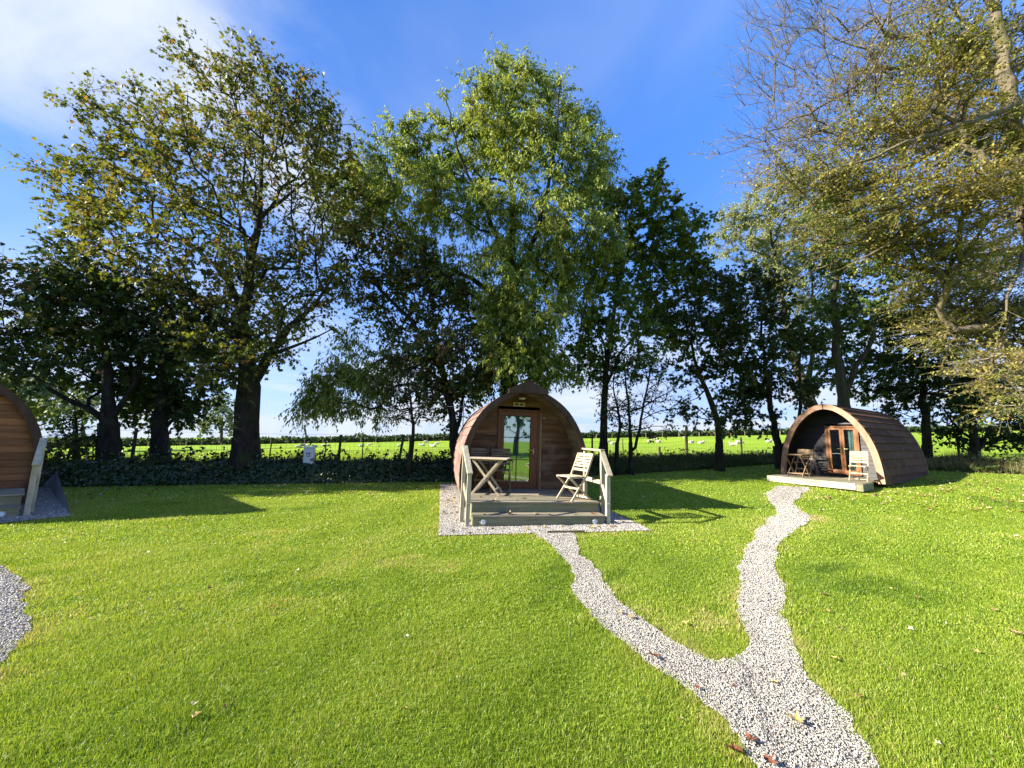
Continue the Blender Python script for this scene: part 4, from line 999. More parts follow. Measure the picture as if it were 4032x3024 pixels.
TREES = {'ash': ([[(-0.12, 15.2, 0.54, 0.467), (-0.12, 15.2, 2.33, 0.456), (-0.12, 15.2, 4.18, 0.445), (-0.19, 15.2, 5.7, 0.432), (-0.22, 15.2, 7.06, 0.399), (-0.15, 15.2, 8.87, 0.309),
           (-0.11, 15.2, 10.73, 0.215), (-0.19, 15.2, 12.64, 0.149), (-0.43, 15.2, 14.84, 0.091), (-0.73, 15.2, 17.11, 0.051), (-0.85, 15.2, 18.52, 0.021)],
          [(-0.25, 15.2, 6.67, 0.265), (-0.96, 15.2, 7.64, 0.229), (-1.95, 15.2, 8.53, 0.192), (-3.13, 15.2, 9.21, 0.135), (-4.35, 15.2, 10.22, 0.078), (-5.22, 15.2, 11.67, 0.049)],
          [(-0.19, 15.2, 7.26, 0.247), (0.55, 15.2, 8.68, 0.193), (1.11, 15.2, 10.55, 0.137), (1.48, 15.2, 12.68, 0.09), (1.57, 15.2, 14.66, 0.051)],
          [(-0.17, 15.2, 5.32, 0.206), (0.77, 15.2, 6.89, 0.161), (1.71, 15.2, 8.3, 0.115), (2.67, 15.2, 9.75, 0.068)],
          [(-0.17, 15.2, 8.06, 0.172), (-1.03, 15.2, 10.08, 0.136), (-2.08, 15.2, 12.17, 0.089), (-2.75, 15.2, 14.12, 0.05)],
          [(-0.2, 15.2, 6.09, 0.151), (-1.32, 15.2, 6.84, 0.114), (-2.68, 15.2, 7.61, 0.076)]],
         [(-0.85, 15.69, 18.94, 0.28, 0.35, 0.49, 1.2), (-0.48, 14.37, 16.27, 0.88, 0.77, 0.77, 1.3), (0.37, 13.55, 15.76, 0.74, 0.58, 0.58, 1.3), (-1.43, 13.46, 14.7, 0.82, 0.61, 0.61, 1.3),
          (0.03, 16.33, 17.05, 1.97, 1.22, 1.22, 1.3), (1.6, 16.69, 17.8, 0.9, 0.88, 0.88, 1.2), (-2.24, 15.58, 15.48, 1.25, 0.92, 0.92, 1.2), (-3.9, 16.03, 15.6, 0.75, 0.59, 0.59, 1.1),
          (-5.05, 15.36, 14.87, 0.82, 0.54, 0.54, 1.2), (-0.37, 16.77, 15.47, 2.44, 1.34, 1.34, 1.3), (2.23, 16.34, 16.01, 1.31, 1.2, 1.2, 1.2), (2.19, 13.41, 12.07, 1.06, 1.06, 1.16, 1.3),
          (-4.26, 16.49, 14.43, 1.74, 1.07, 1.07, 1.3), (-4.9, 13.52, 11.9, 0.71, 0.71, 0.78, 1.2), (-2.01, 16.03, 13.43, 2.1, 1.26, 1.26, 1.3), (0.64, 14.03, 11.61, 2.02, 1.19, 1.19, 1.3),
          (3.33, 16.51, 12.74, 0.97, 0.97, 1.39, 1.2), (-4.67, 15.35, 11.78, 1.59, 1.07, 1.07, 1.3), (-2.5, 14.48, 10.44, 1.87, 1.0, 1.0, 1.2), (-0.45, 14.92, 10.35, 2.11, 1.13, 1.13, 1.1),
          (1.68, 13.5, 9.38, 1.39, 1.11, 1.11, 1.3), (2.97, 13.85, 9.23, 0.71, 0.71, 0.94, 1.1), (-6.0, 15.81, 11.4, 0.82, 0.82, 1.1, 1.1), (-7.15, 15.73, 13.54, 0.62, 0.62, 0.9, 1.0),
          (-4.23, 15.62, 9.82, 1.2, 0.85, 0.85, 1.1), (-2.83, 14.78, 8.41, 1.12, 0.79, 0.79, 1.0), (-6.53, 16.99, 13.32, 1.11, 1.11, 1.2, 1.2), (-8.26, 16.93, 13.24, 0.99, 0.99, 1.43, 1.2),
          (-7.22, 15.87, 10.97, 0.92, 0.92, 1.09, 1.1), (-0.23, 15.74, 8.92, 1.99, 0.94, 0.94, 0.9), (1.58, 15.88, 8.6, 1.6, 1.05, 1.05, 1.1), (-0.37, 14.8, 6.92, 1.11, 1.11, 1.15, 1.4),
          (0.7, 13.89, 6.25, 1.38, 0.98, 0.98, 1.3), (-0.36, 16.0, 5.71, 1.38, 0.91, 0.91, 1.5), (1.17, 15.29, 5.37, 1.51, 0.77, 0.77, 1.4), (0.06, 14.52, 4.24, 1.42, 0.68, 0.68, 1.5),
          (1.54, 15.15, 4.2, 1.02, 0.65, 0.65, 1.2), (-1.34, 16.6, 3.98, 1.01, 0.81, 0.81, 1.2), (3.94, 16.76, 14.11, 0.77, 0.77, 1.08, 1.3), (2.79, 14.69, 14.04, 0.78, 0.78, 0.86, 1.2),
          (3.92, 15.46, 11.62, 0.6, 0.6, 0.97, 1.2), (3.49, 14.56, 9.43, 0.65, 0.65, 0.89, 1.2), (-5.07, 15.54, 14.34, 1.13, 0.68, 0.68, 1.2), (2.38, 14.62, 8.65, 1.11, 1.11, 1.17, 1.2),
          (-1.06, 14.0, 13.37, 1.3, 0.82, 0.82, 1.2), (0.42, 13.8, 13.23, 1.1, 1.01, 1.01, 1.2), (2.41, 14.81, 7.37, 0.93, 0.93, 1.16, 1.1), (-0.14, 13.4, 5.56, 1.16, 0.68, 0.68, 1.4),
          (0.54, 13.4, 4.55, 1.32, 0.67, 0.67, 1.5), (-0.28, 13.2, 4.33, 1.13, 0.58, 0.58, 1.5), (0.82, 13.0, 5.62, 0.97, 0.75, 0.75, 1.4), (0.16, 13.4, 7.13, 1.01, 0.79, 0.79, 1.3),
          (-0.9, 13.7, 8.13, 1.04, 0.73, 0.73, 1.1), (-2.28, 16.6, 7.74, 1.04, 0.86, 0.86, 1.0), (1.19, 13.7, 8.55, 1.05, 0.92, 0.92, 1.2), (-0.96, 13.7, 10.38, 1.24, 0.95, 0.95, 1.1),
          (-3.22, 14.2, 11.05, 1.11, 0.99, 0.99, 1.2)]),
 'bare_tree': ([[(4.68, 15.2, 0.63, 0.099), (4.68, 15.2, 1.52, 0.091), (4.63, 15.2, 2.61, 0.073), (4.54, 15.2, 3.71, 0.055), (4.52, 15.2, 4.84, 0.028)],
                [(4.78, 15.2, 0.9, 0.099), (4.94, 15.2, 1.89, 0.091), (5.04, 15.2, 2.98, 0.073), (5.22, 15.2, 4.1, 0.056), (5.46, 15.2, 5.05, 0.028)],
                [(5.02, 15.2, 2.62, 0.055), (5.5, 15.2, 3.03, 0.037), (6.16, 15.2, 3.38, 0.023), (6.57, 15.2, 3.61, 0.014)],
                [(4.94, 15.2, 1.89, 0.045), (5.57, 15.2, 2.08, 0.027), (6.3, 15.2, 2.13, 0.018)]],
               [(4.6, 15.36, 4.31, 0.84, 0.76, 0.76, 0.45), (5.25, 14.92, 4.24, 0.82, 0.82, 0.83, 0.35), (5.21, 14.65, 2.94, 0.8, 0.62, 0.62, 0.15), (5.92, 14.62, 3.13, 0.8, 0.71, 0.71, 0.03),
                (4.5, 15.58, 2.44, 0.66, 0.47, 0.47, 0.4), (5.65, 15.7, 2.0, 0.75, 0.35, 0.3, 0.3)]),
 'beech': ([[(14.4, 9.8, 0.31, 0.519), (14.35, 9.8, 1.67, 0.47), (14.24, 9.8, 3.81, 0.435), (14.21, 9.8, 6.6, 0.389), (14.19, 9.8, 9.33, 0.337), (14.11, 9.8, 11.94, 0.268), (14.1, 9.8, 14.42, 0.207),
             (14.24, 9.8, 17.39, 0.128), (14.35, 9.8, 20.2, 0.066)],
            [(14.39, 9.8, 9.76, 0.196), (13.3, 9.8, 10.68, 0.158), (11.61, 9.8, 9.84, 0.117), (9.83, 9.8, 8.95, 0.09), (8.21, 9.8, 8.08, 0.064), (7.04, 9.8, 7.51, 0.032)],
            [(14.21, 9.8, 8.22, 0.192), (13.24, 9.8, 8.45, 0.154), (11.76, 9.8, 7.95, 0.115), (10.14, 9.8, 7.04, 0.088), (8.64, 9.8, 6.11, 0.05)],
            [(14.2, 9.8, 10.62, 0.224), (13.43, 9.8, 10.71, 0.198), (12.3, 9.8, 10.14, 0.131), (10.93, 9.8, 9.61, 0.091), (9.59, 9.8, 9.15, 0.058), (8.24, 9.8, 8.36, 0.026)],
            [(14.09, 9.8, 12.55, 0.135), (12.98, 9.8, 13.29, 0.109), (11.35, 9.8, 13.25, 0.088), (9.77, 9.8, 12.29, 0.067), (8.24, 9.8, 11.58, 0.047), (6.88, 9.8, 11.1, 0.02)],
            [(14.07, 9.8, 14.26, 0.138), (12.66, 9.8, 15.03, 0.111), (10.65, 9.8, 14.33, 0.076), (9.06, 9.8, 13.35, 0.048), (7.64, 9.8, 12.55, 0.02)],
            [(14.19, 9.8, 8.91, 0.194), (12.97, 9.8, 8.46, 0.141), (11.35, 9.8, 7.74, 0.095), (9.88, 9.8, 7.04, 0.063), (8.58, 9.8, 6.48, 0.031)],
            [(14.21, 9.8, 7.4, 0.177), (13.08, 9.8, 6.58, 0.125), (11.82, 9.8, 5.51, 0.08), (10.84, 9.8, 4.6, 0.043)],
            [(14.14, 9.8, 15.71, 0.126), (12.31, 9.8, 16.66, 0.092), (10.14, 9.8, 16.11, 0.056), (8.51, 9.8, 14.92, 0.028)],
            [(14.22, 9.8, 11.65, 0.107), (12.89, 9.8, 11.62, 0.087), (11.11, 9.8, 11.13, 0.066), (9.3, 9.8, 10.21, 0.046), (7.54, 9.8, 9.32, 0.019)],
            [(14.19, 9.8, 6.08, 0.149), (13.32, 9.8, 4.91, 0.098), (12.67, 9.8, 3.78, 0.054)]],
           [(7.93, 10.24, 14.17, 1.0, 0.98, 0.98, 0.01), (6.4, 9.06, 11.01, 0.62, 0.62, 0.69, 0.01), (5.81, 8.33, 9.0, 0.45, 0.45, 0.62, 0.01), (7.31, 8.25, 11.75, 0.8, 0.79, 0.79, 0.02),
            (9.1, 10.8, 12.85, 1.03, 1.0, 1.0, 0.03), (8.6, 11.12, 11.0, 0.89, 0.81, 0.81, 0.04), (7.26, 10.14, 9.43, 0.67, 0.58, 0.58, 0.08), (10.79, 10.53, 14.59, 1.17, 1.02, 1.02, 0.05),
            (9.56, 9.94, 11.68, 0.94, 0.91, 0.91, 0.14), (9.86, 11.19, 11.25, 1.04, 0.82, 0.82, 0.25), (12.62, 10.81, 15.32, 1.21, 1.05, 1.05, 0.12), (10.85, 8.21, 12.05, 0.92, 0.8, 0.8, 0.4),
            (12.09, 10.94, 13.4, 1.2, 1.02, 1.02, 0.5), (10.41, 8.31, 10.46, 1.02, 0.77, 0.77, 0.8), (14.86, 10.53, 13.36, 1.16, 1.16, 1.16, 0.8), (9.14, 8.76, 9.32, 0.94, 0.65, 0.65, 0.8),
            (12.9, 10.96, 11.29, 1.32, 0.9, 0.9, 1.0), (13.15, 9.93, 10.42, 1.2, 0.89, 0.89, 1.0), (7.6, 9.16, 8.17, 0.96, 0.59, 0.59, 0.8), (9.3, 9.55, 8.48, 1.13, 0.68, 0.68, 0.9),
            (9.24, 8.29, 7.37, 0.98, 0.65, 0.65, 1.0), (10.92, 8.6, 7.49, 1.01, 0.73, 0.73, 1.1), (14.51, 10.35, 8.86, 0.81, 0.81, 1.03, 1.1), (9.46, 10.27, 7.56, 1.06, 0.64, 0.64, 0.7),
            (10.76, 10.17, 7.11, 1.04, 0.69, 0.69, 0.9), (11.28, 9.43, 6.49, 1.09, 0.71, 0.71, 1.1), (15.18, 11.39, 7.23, 1.16, 0.93, 0.93, 1.1), (13.1, 11.34, 6.11, 1.14, 0.67, 0.67, 1.0),
            (13.24, 10.39, 5.22, 1.04, 0.68, 0.68, 1.1), (13.79, 10.28, 4.67, 0.77, 0.77, 0.8, 1.1), (12.15, 10.4, 4.74, 0.78, 0.4, 0.4, 0.9), (12.08, 9.44, 3.58, 0.7, 0.48, 0.48, 1.0),
            (11.47, 8.63, 2.78, 0.42, 0.42, 0.43, 0.8)]),
 'big_sycamore': ([[(-8.5, 12.6, 0.54, 0.489), (-8.57, 12.6, 1.43, 0.464), (-8.64, 12.6, 2.33, 0.469), (-8.66, 12.6, 3.01, 0.472), (-8.8, 12.6, 3.71, 0.353), (-9.03, 12.6, 4.65, 0.31),
                    (-9.12, 12.6, 5.77, 0.266), (-9.06, 12.6, 6.93, 0.222), (-8.97, 12.6, 8.45, 0.177), (-9.03, 12.6, 9.84, 0.13), (-9.1, 12.6, 11.45, 0.083), (-9.21, 12.6, 13.12, 0.05)],
                   [(-8.56, 12.6, 3.09, 0.305), (-8.05, 12.6, 4.04, 0.246), (-7.44, 12.6, 4.92, 0.202), (-6.59, 12.6, 5.83, 0.125), (-5.89, 12.6, 7.0, 0.063)],
                   [(-8.91, 12.6, 4.18, 0.231), (-9.82, 12.6, 5.27, 0.187), (-10.86, 12.6, 6.06, 0.141), (-12.05, 12.6, 6.69, 0.095), (-13.41, 12.6, 7.33, 0.056)],
                   [(-9.07, 12.6, 5.29, 0.203), (-9.99, 12.6, 6.74, 0.174), (-11.07, 12.6, 7.72, 0.144), (-12.49, 12.6, 8.72, 0.097), (-14.27, 12.6, 9.72, 0.057)],
                   [(-9.09, 12.6, 6.43, 0.158), (-9.83, 12.6, 8.09, 0.128), (-10.83, 12.6, 9.62, 0.098), (-11.88, 12.6, 11.39, 0.066), (-12.58, 12.6, 12.85, 0.042)],
                   [(-9.04, 12.6, 7.43, 0.127), (-9.67, 12.6, 9.48, 0.097), (-10.39, 12.6, 11.42, 0.066), (-11.14, 12.6, 13.45, 0.042)],
                   [(-8.96, 12.6, 8.97, 0.113), (-8.11, 12.6, 10.22, 0.09), (-7.41, 12.6, 11.49, 0.058)], [(-7.98, 12.6, 4.12, 0.123), (-6.94, 12.6, 4.53, 0.077), (-6.04, 12.6, 4.95, 0.047)]],
                  [(-12.34, 13.04, 15.43, 0.8, 0.8, 0.81, 0.7), (-10.37, 11.86, 13.11, 1.28, 1.08, 1.08, 0.8), (-8.39, 11.13, 12.44, 1.35, 1.18, 1.18, 0.9),
                   (-7.09, 11.05, 11.89, 1.04, 0.91, 0.91, 1.0), (-7.36, 13.6, 13.19, 1.08, 1.08, 1.2, 1.0), (-14.84, 13.92, 14.11, 1.11, 0.94, 0.94, 0.8), (-15.4, 12.94, 13.0, 1.03, 1.03, 1.06, 0.8),
                   (-14.32, 13.33, 11.92, 1.57, 1.16, 1.16, 1.0), (-15.23, 12.74, 10.69, 1.16, 0.91, 0.91, 1.0), (-18.13, 13.99, 11.26, 0.82, 0.6, 0.6, 0.8),
                   (-16.23, 13.61, 9.98, 1.4, 0.95, 0.95, 1.1), (-10.4, 11.01, 10.31, 1.3, 1.12, 1.12, 1.0), (-11.18, 13.74, 12.52, 1.81, 1.6, 1.6, 0.9), (-7.55, 11.11, 10.3, 1.31, 1.29, 1.29, 1.0),
                   (-7.22, 13.33, 10.94, 1.22, 1.22, 1.51, 1.1), (-12.0, 11.56, 8.76, 1.64, 0.97, 0.97, 1.1), (-12.16, 13.76, 10.17, 1.95, 1.34, 1.34, 0.8), (-9.26, 12.73, 9.39, 1.8, 1.41, 1.41, 0.7),
                   (-7.13, 11.96, 8.62, 1.38, 1.32, 1.32, 0.8), (-14.55, 12.35, 8.1, 1.26, 0.76, 0.76, 1.2), (-11.43, 11.09, 6.95, 1.54, 0.9, 0.9, 1.2), (-9.98, 11.4, 6.83, 1.58, 1.07, 1.07, 1.1),
                   (-9.47, 13.15, 7.33, 1.82, 1.22, 1.22, 0.8), (-7.77, 13.07, 7.33, 1.32, 1.32, 1.39, 0.9), (-10.81, 12.97, 5.86, 1.45, 1.01, 1.01, 1.2), (-8.33, 12.23, 5.35, 1.52, 0.94, 0.94, 1.0),
                   (-7.93, 14.19, 6.17, 1.41, 1.1, 1.1, 0.9), (-6.74, 14.14, 7.09, 0.89, 0.89, 1.11, 0.8), (-10.18, 13.19, 4.61, 0.97, 0.83, 0.83, 1.0), (-8.77, 13.08, 4.28, 1.12, 0.57, 0.57, 0.9),
                   (-8.49, 11.5, 3.37, 0.77, 0.5, 0.5, 1.4), (-8.19, 11.4, 3.79, 0.83, 0.43, 0.43, 1.4), (-9.54, 11.8, 4.28, 0.87, 0.6, 0.6, 1.3), (-9.75, 13.2, 3.63, 0.64, 0.41, 0.41, 1.1),
                   (-7.64, 12.24, 4.43, 0.75, 0.62, 0.62, 0.9)]),
 'crooked_tree': ([[(8.67, 16.2, 0.65, 0.192), (8.69, 16.2, 1.31, 0.183), (8.69, 16.2, 2.08, 0.175), (8.5, 16.2, 2.95, 0.166), (8.24, 16.2, 3.73, 0.148), (7.97, 16.2, 4.32, 0.129),
                    (7.77, 16.2, 5.12, 0.109), (7.69, 16.2, 6.14, 0.08), (7.9, 16.2, 7.39, 0.051)],
                   [(8.01, 16.2, 4.22, 0.089), (8.6, 16.2, 5.14, 0.08), (9.27, 16.2, 6.38, 0.05)], [(8.33, 16.2, 3.53, 0.059), (7.83, 16.2, 3.32, 0.049), (7.33, 16.2, 3.12, 0.029)]],
                  [(8.5, 16.5, 8.37, 1.14, 0.87, 0.87, 1.0), (8.83, 15.69, 7.24, 1.18, 0.92, 0.92, 1.1), (7.2, 15.19, 6.44, 1.04, 0.88, 0.88, 1.1), (8.26, 15.14, 5.67, 1.12, 0.86, 0.86, 1.2),
                   (7.53, 16.89, 5.68, 0.83, 0.74, 0.74, 0.8), (8.22, 17.11, 4.68, 1.15, 0.74, 0.74, 0.9), (9.51, 16.43, 4.8, 1.11, 0.82, 0.82, 1.1), (7.55, 16.7, 2.96, 0.6, 0.44, 0.44, 0.8),
                   (7.94, 16.3, 2.55, 0.49, 0.39, 0.39, 0.7), (10.28, 17.16, 3.68, 1.15, 0.73, 0.73, 1.1), (10.47, 16.89, 2.63, 1.12, 0.57, 0.57, 1.3), (8.45, 15.11, 2.5, 0.55, 0.45, 0.45, 0.8)]),
 'dark_thicket': ([[(20.19, 17.0, 0.63, 0.242), (20.32, 17.0, 1.83, 0.204), (20.4, 17.0, 3.05, 0.154), (20.47, 17.0, 4.29, 0.083)],
                   [(20.34, 17.0, 1.13, 0.122), (21.08, 17.0, 2.05, 0.102), (21.74, 17.0, 3.08, 0.062)], [(20.29, 17.0, 1.63, 0.102), (19.83, 17.0, 2.63, 0.082), (19.66, 17.0, 3.65, 0.052)]],
                  [(20.91, 17.27, 4.34, 1.27, 0.86, 0.86, 1.1), (19.25, 16.54, 3.0, 1.2, 0.7, 0.7, 1.1), (19.91, 16.08, 3.18, 1.17, 0.69, 0.69, 1.2), (20.91, 16.03, 3.78, 1.17, 0.89, 0.89, 1.1),
                   (23.19, 17.63, 2.51, 1.27, 0.85, 0.85, 1.2), (20.39, 17.83, 2.03, 0.96, 0.53, 0.53, 0.9), (21.52, 17.21, 1.85, 1.03, 0.45, 0.45, 1.0)]),
 'drooping_tree': ([[(-1.95, 14.0, 0.74, 0.166), (-2.16, 14.0, 2.23, 0.134), (-2.66, 14.0, 3.57, 0.111), (-3.54, 14.0, 4.25, 0.086), (-4.58, 14.0, 4.4, 0.069), (-5.57, 14.0, 3.86, 0.051),
                     (-6.55, 14.0, 3.32, 0.034)]],
                   [(-7.5, 14.19, 2.47, 0.6, 0.43, 0.43, 0.8), (-6.71, 13.68, 3.11, 0.91, 0.58, 0.58, 1.1), (-5.64, 13.36, 3.75, 0.98, 0.66, 0.66, 1.1), (-5.86, 13.32, 2.6, 0.8, 0.4, 0.4, 0.9),
                    (-5.34, 14.44, 3.23, 0.96, 0.62, 0.62, 1.0), (-4.75, 14.58, 4.15, 0.89, 0.72, 0.72, 0.9), (-5.18, 14.15, 2.34, 0.59, 0.37, 0.37, 0.5),
                    (-6.12, 14.32, 4.88, 0.7, 0.45, 0.45, 0.6)]),
 'edge_tree': ([[(-15.71, 11.2, 0.37, 0.262), (-15.91, 11.2, 1.41, 0.239), (-16.11, 11.2, 2.47, 0.175), (-16.31, 11.2, 3.71, 0.109), (-16.46, 11.2, 4.84, 0.055)],
                [(-16.08, 11.2, 2.34, 0.094), (-15.73, 11.2, 3.17, 0.068), (-15.3, 11.2, 3.73, 0.041)]],
               [(-17.09, 11.61, 6.32, 0.8, 0.7, 0.7, 0.9), (-14.85, 10.51, 5.74, 0.46, 0.46, 0.49, 0.8), (-14.03, 9.82, 4.7, 0.61, 0.58, 0.58, 1.0), (-13.31, 9.75, 4.94, 0.34, 0.35, 0.45, 0.7),
                (-16.81, 12.14, 4.29, 0.82, 0.7, 0.7, 1.0), (-16.39, 12.44, 3.98, 0.53, 0.53, 0.55, 0.8), (-16.46, 11.52, 3.21, 0.98, 0.72, 0.72, 1.0), (-18.09, 11.89, 5.02, 1.03, 0.93, 0.93, 1.0),
                (-17.42, 11.33, 6.34, 0.71, 0.71, 0.76, 0.8)]),
 'far_ash': ([[(-38.68, 52.0, 0.51, 0.216), (-38.78, 52.0, 2.36, 0.186), (-38.84, 52.0, 3.91, 0.125)]],
             [(-39.97, 52.41, 4.54, 1.38, 1.38, 1.77, 0.8), (-37.84, 51.31, 2.97, 1.23, 1.23, 1.35, 0.8), (-39.26, 50.62, 2.31, 1.09, 0.91, 0.91, 0.7)]),
 'far_oak': ([[(-52.66, 48.0, 0.24, 0.256), (-53.06, 48.0, 1.94, 0.229), (-53.41, 48.0, 3.36, 0.143)]],
             [(-58.01, 48.82, 5.67, 3.23, 2.09, 2.09, 1.0), (-58.86, 46.62, 5.98, 3.37, 2.3, 2.3, 1.0), (-59.74, 45.25, 5.25, 2.72, 2.22, 2.22, 1.0), (-50.33, 45.1, 3.79, 2.43, 1.53, 1.53, 1.0),
              (-60.63, 49.88, 3.33, 3.57, 1.69, 1.69, 1.0), (-64.97, 50.48, 3.27, 3.01, 1.53, 1.53, 1.0)]),
 'field_maple': ([[(3.7, 15.6, 0.59, 0.221), (3.73, 15.6, 1.87, 0.196), (3.78, 15.6, 3.18, 0.179), (3.91, 15.6, 4.72, 0.162), (4.13, 15.6, 6.3, 0.136), (4.41, 15.6, 8.13, 0.108),
                   (4.94, 15.6, 10.01, 0.08), (5.58, 15.6, 11.75, 0.051)],
                  [(3.83, 15.6, 3.75, 0.104), (4.55, 15.6, 5.12, 0.086), (5.44, 15.6, 6.33, 0.068), (6.26, 15.6, 7.76, 0.039)],
                  [(3.95, 15.6, 4.91, 0.096), (3.5, 15.6, 5.89, 0.077), (3.12, 15.6, 7.08, 0.049)]],
                 [(5.6, 15.9, 12.61, 0.62, 0.62, 0.78, 0.9), (6.01, 15.09, 12.28, 0.55, 0.55, 0.64, 0.9), (4.45, 14.59, 10.87, 0.85, 0.81, 0.81, 1.0), (5.74, 14.54, 10.46, 0.94, 0.9, 0.9, 1.1),
                  (7.45, 16.29, 10.66, 0.94, 0.94, 1.0, 1.0), (8.31, 16.51, 11.02, 0.59, 0.59, 0.79, 0.8), (5.21, 15.83, 9.93, 1.21, 1.18, 1.18, 1.3), (6.72, 16.1, 9.45, 1.23, 1.08, 1.08, 1.3),
                  (4.14, 15.7, 8.37, 1.19, 1.14, 1.14, 1.3), (6.02, 16.56, 7.9, 1.45, 1.08, 1.08, 1.3), (7.59, 16.29, 8.7, 0.93, 0.93, 1.08, 1.1), (4.16, 14.51, 6.16, 1.26, 0.84, 0.84, 1.3),
                  (6.32, 16.39, 6.37, 1.22, 0.94, 0.94, 1.1), (3.09, 14.57, 5.6, 0.9, 0.83, 0.83, 1.1), (3.8, 16.11, 4.61, 0.99, 0.8, 0.8, 0.9), (4.79, 14.89, 4.6, 0.91, 0.65, 0.65, 0.7),
                  (2.87, 16.4, 4.85, 0.8, 0.8, 0.82, 0.9)]),
 'forked_tree': ([[(11.5, 16.6, 0.58, 0.236), (11.47, 16.6, 1.26, 0.198), (11.31, 16.6, 2.43, 0.16), (11.19, 16.6, 3.64, 0.141), (11.09, 16.6, 5.07, 0.112), (11.05, 16.6, 6.74, 0.083),
                   (11.05, 16.6, 8.25, 0.042)],
                  [(11.58, 16.6, 1.16, 0.138), (11.92, 16.6, 2.05, 0.119), (11.98, 16.6, 3.05, 0.12), (11.84, 16.6, 4.26, 0.101), (11.8, 16.6, 5.91, 0.072)]],
                 [(10.62, 16.9, 8.58, 1.07, 1.07, 1.11, 1.0), (10.63, 16.09, 6.79, 1.2, 1.04, 1.04, 1.2), (9.09, 15.59, 5.81, 0.87, 0.87, 0.89, 1.0), (10.35, 15.54, 5.04, 1.15, 0.88, 0.88, 1.2),
                  (12.84, 17.29, 6.11, 1.07, 1.07, 1.1, 1.1), (11.15, 17.51, 4.16, 1.17, 0.86, 0.86, 1.2), (12.16, 16.83, 4.09, 1.03, 0.83, 0.83, 0.9), (11.8, 17.1, 8.23, 1.07, 0.9, 0.9, 1.0)]),
 'ivy_tree': ([[(-11.78, 13.2, 0.44, 0.326), (-11.9, 13.2, 1.36, 0.313), (-12.04, 13.2, 2.62, 0.286), (-12.19, 13.2, 3.91, 0.209), (-12.28, 13.2, 5.23, 0.13), (-12.41, 13.2, 6.59, 0.066)],
               [(-11.86, 13.2, 1.52, 0.11), (-11.55, 13.2, 2.15, 0.079), (-11.26, 13.2, 2.95, 0.048)]],
              [(-12.98, 13.47, 6.52, 1.01, 0.79, 0.79, 0.8), (-11.36, 12.74, 5.44, 1.26, 0.82, 0.82, 1.0), (-11.95, 12.28, 4.81, 1.06, 0.78, 0.78, 1.1), (-10.45, 12.23, 4.06, 1.05, 0.84, 0.84, 1.1),
               (-12.92, 13.83, 3.84, 1.34, 0.86, 0.86, 1.3), (-13.63, 14.03, 2.83, 0.93, 0.77, 0.77, 1.2), (-11.6, 13.41, 2.97, 1.13, 0.74, 0.74, 1.2), (-12.36, 13.66, 2.16, 1.14, 0.58, 0.58, 1.4),
               (-10.93, 13.29, 2.33, 0.64, 0.48, 0.48, 0.8), (-11.41, 14.07, 3.75, 0.6, 0.6, 0.61, 0.7)]),
 'leaning_tree': ([[(-2.02, 14.6, 0.54, 0.207), (-2.12, 14.6, 1.56, 0.191), (-2.3, 14.6, 2.6, 0.176), (-2.64, 14.6, 3.84, 0.16), (-3.19, 14.6, 4.92, 0.143), (-4.0, 14.6, 6.01, 0.127),
                    (-4.83, 14.6, 6.75, 0.109), (-5.47, 14.6, 7.4, 0.092), (-6.32, 14.6, 8.45, 0.055)],
                   [(-2.07, 14.6, 1.65, 0.122), (-1.9, 14.6, 3.14, 0.106), (-1.92, 14.6, 4.58, 0.08), (-2.24, 14.6, 6.05, 0.054)],
                   [(-2.43, 14.6, 3.13, 0.106), (-2.82, 14.6, 4.74, 0.081), (-3.28, 14.6, 6.78, 0.055)]],
                  [(-6.63, 14.87, 8.57, 0.75, 0.75, 0.89, 0.8), (-6.02, 14.14, 9.38, 0.72, 0.72, 0.77, 1.0), (-4.92, 13.68, 8.59, 0.87, 0.83, 0.83, 1.0), (-3.83, 13.63, 8.04, 0.86, 0.82, 0.82, 1.0),
                   (-3.09, 15.23, 8.21, 0.96, 0.81, 0.81, 1.0), (-6.45, 15.43, 11.15, 0.7, 0.7, 0.75, 1.0), (-5.24, 14.81, 7.78, 1.12, 1.07, 1.07, 0.9), (-5.8, 15.06, 6.5, 0.94, 0.94, 0.97, 0.7),
                   (-3.88, 14.69, 7.37, 1.29, 1.15, 1.15, 1.1), (-2.88, 15.47, 6.9, 1.16, 1.16, 1.4, 1.1), (-4.29, 15.23, 5.62, 1.13, 1.13, 1.16, 1.0), (-2.63, 13.61, 4.53, 1.17, 0.85, 0.85, 1.3),
                   (-2.03, 15.31, 5.3, 0.94, 0.94, 1.16, 1.2), (-2.93, 13.67, 3.52, 1.0, 0.75, 0.75, 1.3), (-1.94, 15.06, 3.56, 0.91, 0.91, 0.92, 1.3), (-1.13, 13.95, 3.94, 0.85, 0.85, 0.86, 1.2),
                   (-2.48, 15.33, 2.47, 0.74, 0.55, 0.55, 0.8)]),
 'pale_willow': ([[(17.39, 22.0, 0.42, 0.574), (17.4, 22.0, 3.02, 0.504), (16.97, 22.0, 4.34, 0.428), (16.51, 22.0, 5.96, 0.351), (16.15, 22.0, 8.45, 0.26), (15.81, 22.0, 11.3, 0.181),
                   (15.59, 22.0, 14.26, 0.113)],
                  [(17.05, 22.0, 4.34, 0.267), (17.66, 22.0, 6.81, 0.203), (18.03, 22.0, 9.62, 0.138), (18.13, 22.0, 12.53, 0.084)]],
                 [(13.28, 22.44, 13.84, 1.01, 1.01, 1.22, 1.0), (13.6, 21.26, 14.39, 1.37, 1.32, 1.32, 1.2), (14.54, 20.53, 15.12, 1.33, 1.29, 1.29, 1.2), (16.14, 20.45, 15.96, 1.6, 1.45, 1.45, 1.2),
